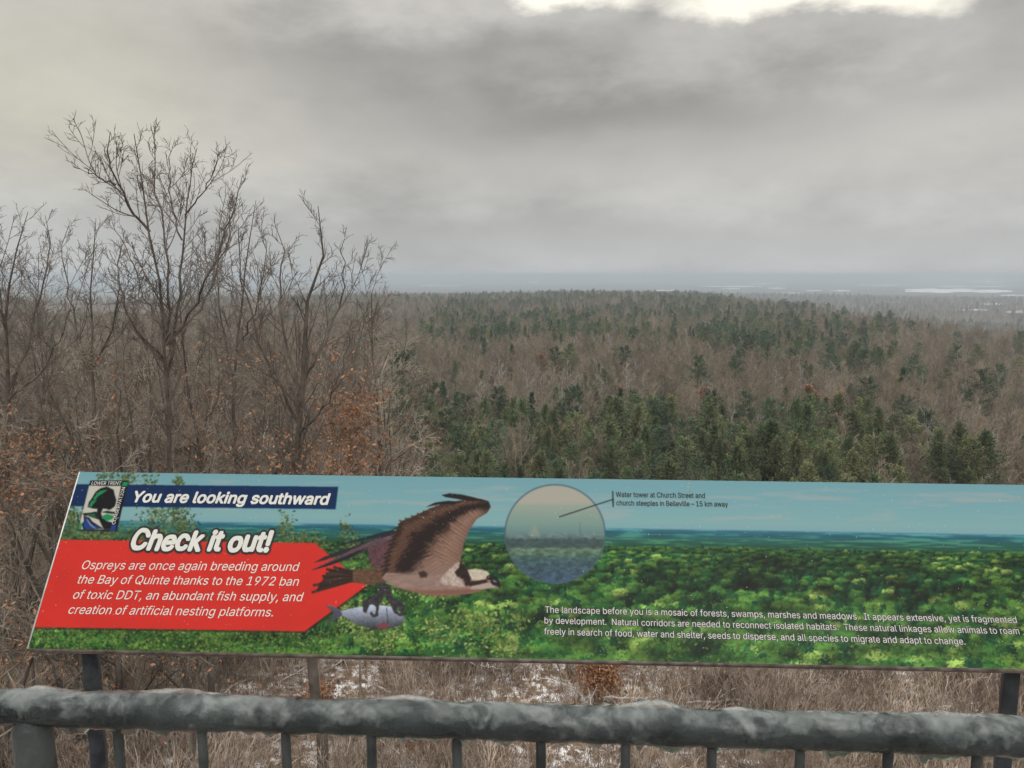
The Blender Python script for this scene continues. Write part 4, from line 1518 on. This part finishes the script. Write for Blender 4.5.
m, nt, N, L, B = new_mat('printed_face')
ca_ = N.new('ShaderNodeVertexColor')
ca_.layer_name = 'Col'
tcn = N.new('ShaderNodeTexCoord')
sn = N.new('ShaderNodeTexNoise')
sn.inputs['Scale'].default_value = 260
sn.inputs['Detail'].default_value = 3
L.new(tcn.outputs['Object'], sn.inputs['Vector'])
sr = N.new('ShaderNodeValToRGB')
sr.color_ramp.elements[0].position, sr.color_ramp.elements[1].position = .70, .76
L.new(sn.outputs['Fac'], sr.inputs[0])
sm = N.new('ShaderNodeMix')
sm.data_type = 'RGBA'
sm.inputs[7].default_value = (.5, .52, .52, 1)
mm = N.new('ShaderNodeMath')
mm.operation = 'MULTIPLY'
mm.inputs[1].default_value = .5
L.new(sr.outputs[0], mm.inputs[0])
L.new(mm.outputs[0], sm.inputs[0])
L.new(ca_.outputs['Color'], sm.inputs[6])
L.new(sm.outputs[2], B.inputs['Base Color'])
B.inputs['Roughness'].default_value = .42
B.inputs['Specular IOR Level'].default_value = .12
M_PRINT = m
me = make_mesh('printed_face', V3, F, M_PRINT)
pcolors(me, cols)
obj('printed_face', me, sign)

M_PANEL = noise_mat('panel_edge', (.42, .43, .42), (.60, .61, .60), 40, rough=.5)
M_LIP = noise_mat('bottom_lip', (.05, .038, .034), (.13, .105, .095), 60, rough=.6)
M_POST = noise_mat('painted_post', (.022, .026, .032), (.055, .062, .070), 30, rough=.42, bump=.15, bumpscale=120)
M_WHITE = noise_mat('white_ink', (.50, .50, .47), (.54, .54, .51), 30, rough=.5)
M_PALEINK = noise_mat('pale_ink', (.46, .46, .45), (.52, .52, .50), 30, rough=.5)
M_INK = noise_mat('black_ink', (.012, .012, .014), (.02, .02, .022), 30, rough=.5)
M_GREYINK = noise_mat('dark_ink', (.03, .04, .045), (.045, .055, .06), 30, rough=.5)


def slab(corners, z0, z1):
    c = np.array(corners)
    V = np.concatenate([P3D(c, z0), P3D(c, z1)])
    F = [[0, 1, 2, 3], [7, 6, 5, 4]] + [[i, i + 4, (i + 1) % 4 + 4, (i + 1) % 4] for i in range(4)]
    return V, np.array(F)


obj('panel', make_mesh('panel', *slab([C_BL, C_BR, C_TR, C_TL], -.0065, 0), M_PANEL), sign)
e = np.array([0, .0045])
obj('bottom_lip', make_mesh('bottom_lip', *slab([C_BL - e * 1.05 + [.002, 0], C_BR - e * 1.05, C_BR - e * .05, C_BL - e * .05 + [.002, 0]], -.012, .001), M_LIP), sign)
ed = np.array([.0016, 0])
obj('edge_trim', make_mesh('edge_trim', *slab([C_BL - ed, C_BL + ed * .3, C_TL + ed * .3, C_TL - ed], -.0062, .0009), M_PANEL), sign)


def box_arrays(c, hx, hy, z0, z1, yaw=0.0):
    cs, sn_ = math.cos(yaw), math.sin(yaw)
    q = [(sx * hx, sy * hy) for sx, sy in ((-1, -1), (1, -1), (1, 1), (-1, 1))]
    q = [(c[0] + a * cs - b * sn_, c[1] + a * sn_ + b * cs) for a, b in q]
    V = np.array([(x, y, z0) for x, y in q] + [(x, y, z1) for x, y in q])
    F = np.array([[3, 2, 1, 0], [4, 5, 6, 7]] + [[i, (i + 1) % 4, (i + 1) % 4 + 4, i + 4] for i in range(4)])
    return V, F


def bevel(o, w, seg=2):
    b = o.modifiers.new('bevel', 'BEVEL')
    b.width = w
    b.segments = seg


for px_, flip in ((93.5, 1), (1009.5, -1)):
    base = at(px_, 690, 1.215)
    uvp = P2(px_, 650)
    o = obj('sign_post', make_mesh('sign_post', *box_arrays((base[0], base[1]), .0115, .0115, EYE - 1.62, EYE - .58, math.radians(-2.6 + 20 * flip)), M_POST), sign)
    bevel(o, .0015)
    br = slab([uvp + [-.013, .03], uvp + [.013, .03], uvp + [.013, .19], uvp + [-.013, .19]], -.03, -.0067)
    o = obj('bracket', make_mesh('bracket', *br, M_POST), sign)
    w2 = P3D(uvp + [0, .05], -.025)
    V, F = box_arrays((base[0], base[1]), .012, .012, EYE - .60, float(w2[2]) + .0, -S_YAW)
    V[4:, 1] += float(w2[1] - base[1])
    V[4:, 0] += float(w2[0] - base[0])
    obj('bracket', make_mesh('bracket', V, F, M_POST), sign)

# ---- lettering
try:
    FONT = bpy.data.fonts.load(bpy.utils.system_resource('DATAFILES', path='fonts') + '/Inter.woff2')
except Exception:
    FONT = None
from mathutils import Vector
from mathutils.geometry import tessellate_polygon


def glyphs(text, shear=0.0, spacing=1.0):
    """letter outlines, each contour filled on its own (a font's strokes may overlap), as triangles"""
    c = bpy.data.curves.new('text', 'FONT')
    c.body = text
    if FONT:
        c.font = FONT
    c.shear = shear
    c.space_character = spacing
    c.resolution_u = 3
    c.fill_mode = 'NONE'
    o = bpy.data.objects.new('text', c)
    COL.objects.link(o)
    me_ = bpy.data.meshes.new_from_object(o.evaluated_get(bpy.context.evaluated_depsgraph_get()))
    V = np.zeros(len(me_.vertices) * 3, np.float32)
    me_.vertices.foreach_get('co', V)
    V = V.reshape(-1, 3).astype(float)
    E_ = np.zeros(len(me_.edges) * 2, np.int32)
    me_.edges.foreach_get('vertices', E_)
    bpy.data.objects.remove(o)
    bpy.data.curves.remove(c)
    bpy.data.meshes.remove(me_)
    nb = {}
    for a, b in E_.reshape(-1, 2).tolist():
        nb.setdefault(a, []).append(b)
        nb.setdefault(b, []).append(a)
    seen_, loops = set(), []
    for st_ in sorted(nb):
        if st_ in seen_:
            continue
        lp, cur, prev = [st_], nb[st_][0], st_
        seen_.add(st_)
        while cur != st_ and cur not in seen_:
            seen_.add(cur)
            lp.append(cur)
            nx_ = [q for q in nb[cur] if q != prev]
            prev, cur = cur, (nx_[0] if nx_ else st_)
        loops.append(lp)
    info = []
    for lp in loops:
        P = V[lp, :2]
        area = 0.5 * float(np.sum(P[:, 0] * np.roll(P[:, 1], -1) - np.roll(P[:, 0], -1) * P[:, 1]))
        info.append((area, P))
    outers = []
    for i_, (ar, P) in enumerate(info):
        hole_of = None
        for j_, (ar2, P2_) in enumerate(info):
            if i_ == j_ or ar * ar2 > 0 or abs(ar2) < abs(ar) or P[:, 0].min() < P2_[:, 0].min() or P[:, 0].max() > P2_[:, 0].max():
                continue
            if inpoly([tuple(q) for q in P2_], P[:, 0], P[:, 1]).all():
                hole_of = j_
        outers.append(hole_of)
    Vo, To, base_ = [], [], 0
    for i_, h_ in enumerate(outers):
        if h_ is not None:
            continue
        rings = [loops[i_]] + [loops[k_] for k_ in range(len(loops)) if outers[k_] == i_]
        flat = [v for r_i in rings for v in r_i]
        tris = tessellate_polygon([[Vector((V[v, 0], V[v, 1], 0)) for v in r_i] for r_i in rings])
        q = V[flat].copy()
        q[:, 2] = (len(Vo) % 3) * 4e-6
        Vo.append(q)
        To.append(np.array(tris, np.int32).reshape(-1, 3) + base_)
        base_ += len(flat)
    return np.concatenate(Vo), np.concatenate(To)


CAP = glyphs('H')[0][:, 1].max()


def lettering(name, text, L_, R_p, cap_px, mat, shear=0.0, bold=0.0, lift=.0008, outline=0.0, spacing=1.0, omat=None, wave=0.0):
    """text whose baseline runs from L_ to R_p (photo positions on the sign); bold and outline in cap heights"""
    a, b = P2(*L_), P2(*R_p)
    capv = abs((P2(L_[0], L_[1] - cap_px) - a)[1])
    V, T = glyphs(text, shear, spacing)
    xmin, xmax = V[:, 0].min(), V[:, 0].max()
    s = (V[:, 0] - xmin) / (xmax - xmin)
    dvec = b - a
    nrm = np.array([-dvec[1], dvec[0]]) / np.linalg.norm(dvec)
    yy_ = V[:, 1] / CAP * capv
    if wave:
        yy_ = yy_ * (1 + wave * np.sin(s * 40)) + capv * wave * .5 * np.sin(s * 23)
    q = a[None] + s[:, None] * dvec[None] + yy_[:, None] * nrm[None]
    tot = bold + outline
    for nm, rad_, mt, lf in (([(name + '_outline', tot, omat or M_INK, lift - .0003)] if outline else []) + [(name, bold, mat, lift)]):
        n = 1 if rad_ == 0 else (6 if rad_ < .08 else 12)
        parts = []
        for k in range(n):
            th = 2 * math.pi * k / n
            off = np.array([math.cos(th), math.sin(th)]) * rad_ * capv * (n > 1)
            parts.append((P3D(q + off, lf + .000014 * k) + SN * V[:, 2:3], T))
        V_, T_ = join(parts)
        obj(nm, make_mesh(nm, V_, T_, mt), sign)


lettering('title_text', 'You are looking southward', (133, 502.0), (329, 504.6), 10.6, M_WHITE, .16, .055)
lettering('heading_text', 'Check it out!', (131, 549.5), (270, 551.5), 19.5, M_WHITE, .17, .065, outline=.11, lift=.0012, wave=.04)
for txt, a, b, h in (('Ospreys are once again breeding around', (81.6, 569.2), (299, 571.2), 8.6),
                     ('the Bay of Quinte thanks to the 1972 ban', (77.4, 583.6), (298.5, 585.8), 8.6),
                     ('of toxic DDT, an abundant fish supply, and', (72.8, 598.8), (303, 601.4), 8.7),
                     ('creation of artificial nesting platforms.', (68.2, 613.8), (272.9, 616.6), 8.7)):
    lettering('arrow_text', txt, a, b, h, M_WHITE, .18, 0)
for txt, a, b, h in (('The landscape before you is a mosaic of forests, swamps, marshes and meadows.  It appears extensive, yet is fragmented', (545, 612.8), (1017, 623.2), 6.4),
                     ('by development.  Natural corridors are needed to reconnect isolated habitats.  These natural linkages allow animals to roam', (544.5, 623.6), (1019.5, 634.4), 6.4),
                     ('freely in search of food, water and shelter, seeds to disperse, and all species to migrate and adapt to change.', (544, 634.6), (965.5, 644.8), 6.5)):
    lettering('landscape_text', txt, a, b, h, M_PALEINK, 0, 0, outline=.08)
for txt, a, b in (('Water tower at Church Street and', (616, 497.0), (705, 498.2)), ('church steeples in Belleville – 15 km away', (616.5, 505.4), (728, 506.8))):
    lettering('caption_text', txt, a, b, 5.0, M_INK, 0, .02)
lettering('emblem_text', 'LOWER TRENT', (91.5, 484.8), (121.0, 484.8), 3.2, M_WHITE, 0, 0)
lettering('emblem_text', 'CONSERVATION', (115.2, 524.5), (125.5, 487.5), 3.2, M_WHITE, 0, 0)


# ------------------------------------------------------------------ the iced railing
zr = at(512, 722.5, .885)[2]


def on_height(px, py, z):
    r = ray(px, py)
    t = (z - EYE) / r[2]
    return EYE3 + r * t


RA, RB = on_height(-60, 705.2, zr), on_height(1084, 739.8, zr)
RD = RB - RA
RLEN = np.linalg.norm(RD)
RD = RD / RLEN
RN = np.array([-RD[1], RD[0], 0])       # away from the viewer
railing = empty('guard_railing', tuple(RA - [0, 0, 1.07]), 'dark metal guard railing with ice-coated round top rail in front of the sign', 'railing')
R0 = np.array(railing.location)


def rail_x(px, py=740):
    """distance along the rail where a photo position falls"""
    best = None
    for s in np.linspace(0, RLEN, 2400):
        pass
    S = np.linspace(0, RLEN, 4000)
    PX, _, _ = project(RA[None] + RD[None] * S[:, None] - np.array([0, 0, .03]))
    return float(S[np.argmin(np.abs(PX - px))])


M_RAIL = noise_mat('rail_paint', (.022, .028, .030), (.070, .080, .082), 14, rough=.38, bump=.25, bumpscale=60)
pp = np.stack([RA - R0 + RD * s for s in np.linspace(0, RLEN, 12)])[None]
obj('top_rail', make_mesh('top_rail', *tube_arrays([(pp, np.full((1, 12), .0192))], 32), M_RAIL, smooth=True), railing)
bp_ = pp - np.array([0, 0, .98])
obj('bottom_rail', make_mesh('bottom_rail', *tube_arrays([(bp_, np.full((1, 12), .015))], 16), M_RAIL, smooth=True), railing)


def wobble_tube(p0, p1, r, amp, seed, n=60, sides=16, sc=40):
    t = np.linspace(0, 1, n)
    P = p0[None] * (1 - t[:, None]) + p1[None] * t[:, None]
    V, F = tube_arrays([(P[None], np.full((1, n), r))], sides)
    Lz = np.linalg.norm(p1 - p0)
    th = np.tile(np.arange(sides) / sides * 2 * math.pi, n)
    u = np.repeat(t * Lz * sc, sides)
    k = 1 + amp * (fbm(u + 3 * np.cos(th), 3 * np.sin(th), 3, seed) - .5) * 2
    if r > .02:                    # the post narrows into the rail at its weld
        k = k * np.repeat(np.clip(.62 + t * Lz / .05, .62, 1.0), sides)
    C_ = np.repeat(P, sides, 0)
    return C_ + (V - C_) * k[:, None], F


obj('rail_post', make_mesh('rail_post', *wobble_tube(RA - R0 + RD * rail_x(33) - [0, 0, .004], RA - R0 + RD * rail_x(33) - [0, 0, 1.07], .0235, .06, 3, 90, 24), M_RAIL, smooth=True), railing)
for k, bx in enumerate((118, 202, 286, 371.5, 457, 541, 625.5, 712, 800, 888, 977)):
    s = rail_x(bx)
    p0 = RA - R0 + RD * s
    V, F = wobble_tube(p0 - [0, 0, .015], p0 - [0, 0, .98], .0062, .12, 20 + k, 90, 8)
    obj('baluster', make_mesh('baluster', V, F, M_RAIL, smooth=True), railing)

# the coat of ice: an uneven sleeve round the pipe with lumps, sagging beads below
NS, NT = 900, 56
S_ = np.linspace(.0, RLEN, NS)
TH = np.arange(NT) / NT * 2 * math.pi
SG, TG = np.meshgrid(S_, TH, indexing='ij')
cs, sn_ = np.cos(TG), np.sin(TG)
base_r = .0213 + .0012 * sn_
n_a = fbm(SG * 16 + cs * .6, sn_ * .7 + 3, 3, 5) - .5
n_b = fbm(SG * 60 + cs * 1.5, sn_ * 1.6 + cs * .7, 3, 9) - .5
n_c = fbm(SG * 190 + cs * 3, sn_ * 4, 3, 13) - .5
th_up = np.clip(sn_, 0, 1)
th_dn = np.clip(-sn_, 0, 1)
r_ice = base_r + n_a * .0075 * (.45 + .7 * th_up) + n_b * .0034 + n_c * .0012
for px_, wd, up_a, dn_a in ((180, .028, .0055, .0045), (165, .010, .001, .009), (405, .030, .0065, .002), (430, .015, .002, .003), (655, .030, .0085, .001), (668, .013, .002, .0085),
                            (30, .05, .003, .001), (550, .020, .0025, .002), (880, .06, .003, .002), (930, .03, .0035, .003), (940, .02, .001, .004), (770, .03, -.001, .002),
                            (100, .03, -.001, .0025), (730, .02, .002, .003), (1005, .03, .003, .002)):
    g = np.exp(-((SG - rail_x(px_)) / wd) ** 2)
    r_ice = r_ice + g * (up_a * th_up ** 1.2 + dn_a * th_dn ** 5)
drip = np.clip(fbm(SG * 75, SG * 0, 2, 19) - .56, 0, 1)
r_ice = r_ice + drip * .035 * th_dn ** 8
r_ice = np.maximum(r_ice, .0197)
C0 = (RA - R0)[None, None] + SG[..., None] * RD[None, None]
Vi = C0 + r_ice[..., None] * (cs[..., None] * RN[None, None] + sn_[..., None] * np.array([0, 0, 1.0]))
i = np.arange(NS * NT).reshape(NS, NT)
nx = np.roll(i, -1, 1)
F = np.stack([i[:-1], nx[:-1], nx[1:], i[1:]], -1).reshape(-1, 4)

m, nt, N, L, B = new_mat('ice')
t_ = N.new('ShaderNodeTexCoord')


def inoise(scale, detail, dist=0.0, sx=1.0):
    mp_ = N.new('ShaderNodeMapping')
    mp_.inputs['Scale'].default_value = (sx, 1, 1)
    L.new(t_.outputs['Object'], mp_.inputs[0])
    n_ = N.new('ShaderNodeTexNoise')
    n_.inputs['Scale'].default_value = scale
    n_.inputs['Detail'].default_value = detail
    n_.inputs['Distortion'].default_value = dist
    L.new(mp_.outputs[0], n_.inputs['Vector'])
    return n_.outputs['Fac']


geo = N.new('ShaderNodeNewGeometry')
sepn = N.new('ShaderNodeSeparateXYZ')
L.new(geo.outputs['Normal'], sepn.inputs[0])


def imath(op, a, b, clamp=False):
    n_ = N.new('ShaderNodeMath')
    n_.operation = op
    n_.use_clamp = clamp
    for q, v in enumerate((a, b)):
        if isinstance(v, (int, float)):
            n_.inputs[q].default_value = v
        else:
            L.new(v, n_.inputs[q])
    return n_.outputs[0]


frost = imath('ADD', imath('MULTIPLY', imath('SUBTRACT', inoise(26, 6, 1.2), .50), 3.2), imath('MULTIPLY', imath('SUBTRACT', inoise(90, 4, .6), .5), 1.2))
frost = imath('ADD', frost, imath('MULTIPLY', sepn.outputs['Z'], .70))
dn = imath('MULTIPLY', imath('MAXIMUM', imath('SUBTRACT', imath('MULTIPLY', sepn.outputs['Z'], -1), .80), 0), 4.5)
frost = imath('ADD', frost, dn)
frost = imath('ADD', frost, -.08, clamp=True)
gls = N.new('ShaderNodeBsdfPrincipled')
gls.inputs['Base Color'].default_value = (.78, .84, .84, 1)
gls.inputs['Roughness'].default_value = .14
gls.inputs['IOR'].default_value = 1.16
gls.inputs['Transmission Weight'].default_value = 1.0
B.inputs['Base Color'].default_value = (.30, .33, .33, 1)
B.inputs['Roughness'].default_value = .22
B.inputs['Subsurface Weight'].default_value = 0.0
mixs = N.new('ShaderNodeMixShader')
L.new(imath('MULTIPLY', frost, .42), mixs.inputs[0])
L.new(gls.outputs[0], mixs.inputs[1])
L.new(B.outputs[0], mixs.inputs[2])
bmp = N.new('ShaderNodeBump')
bmp.inputs['Strength'].default_value = .5
bmp.inputs['Distance'].default_value = .003
L.new(inoise(110, 5, .5), bmp.inputs['Height'])
L.new(bmp.outputs[0], gls.inputs['Normal'])
L.new(bmp.outputs[0], B.inputs['Normal'])
L.new(mixs.outputs[0], N['Material Output'].inputs['Surface'])
M_ICE = m
obj('ice_coating', make_mesh('ice_coating', Vi.reshape(-1, 3), F, M_ICE, smooth=True), railing)
# flap of ice frozen against the baluster at the left
for px_, ln, w_ in ((193, .040, .0085), (168, .016, .008), (672, .012, .007)):
    s = rail_x(px_)
    p0 = RA - R0 + RD * s - [0, 0, .018]
    P = np.stack([p0, p0 - [0, 0, ln * .4], p0 - [0, 0, ln * .8], p0 - [0, 0, ln]])[None]
    V, F = tube_arrays([(P, np.array([[w_, w_ * .8, w_ * .45, w_ * .1]]))], 14)
    obj('icicle', make_mesh('icicle', V, F, M_ICE, smooth=True), railing)


# ------------------------------------------------------------------ the air
HZ_X, HZ_TOP, HZ_BOT = 27500.0, EYE + 8.0, None
zmin = -125.0
V = np.array([(sx * HZ_X, sy * HZ_X, z) for z in (zmin, HZ_TOP) for sx, sy in ((-1, -1), (1, -1), (1, 1), (-1, 1))])
F = np.array([[3, 2, 1, 0], [4, 5, 6, 7]] + [[i, (i + 1) % 4, (i + 1) % 4 + 4, i + 4] for i in range(4)])
m = bpy.data.materials.new('haze')
m.use_nodes = True
m.node_tree.nodes.clear()
pv = m.node_tree.nodes.new('ShaderNodeVolumePrincipled')
pv.inputs['Color'].default_value = (.56, .635, .715, 1)
pv.inputs['Density'].default_value = 2.5e-4
mo = m.node_tree.nodes.new('ShaderNodeOutputMaterial')
m.node_tree.links.new(pv.outputs[0], mo.inputs['Volume'])
tag(obj('haze', make_mesh('haze', V, F, m)), kind='stuff')
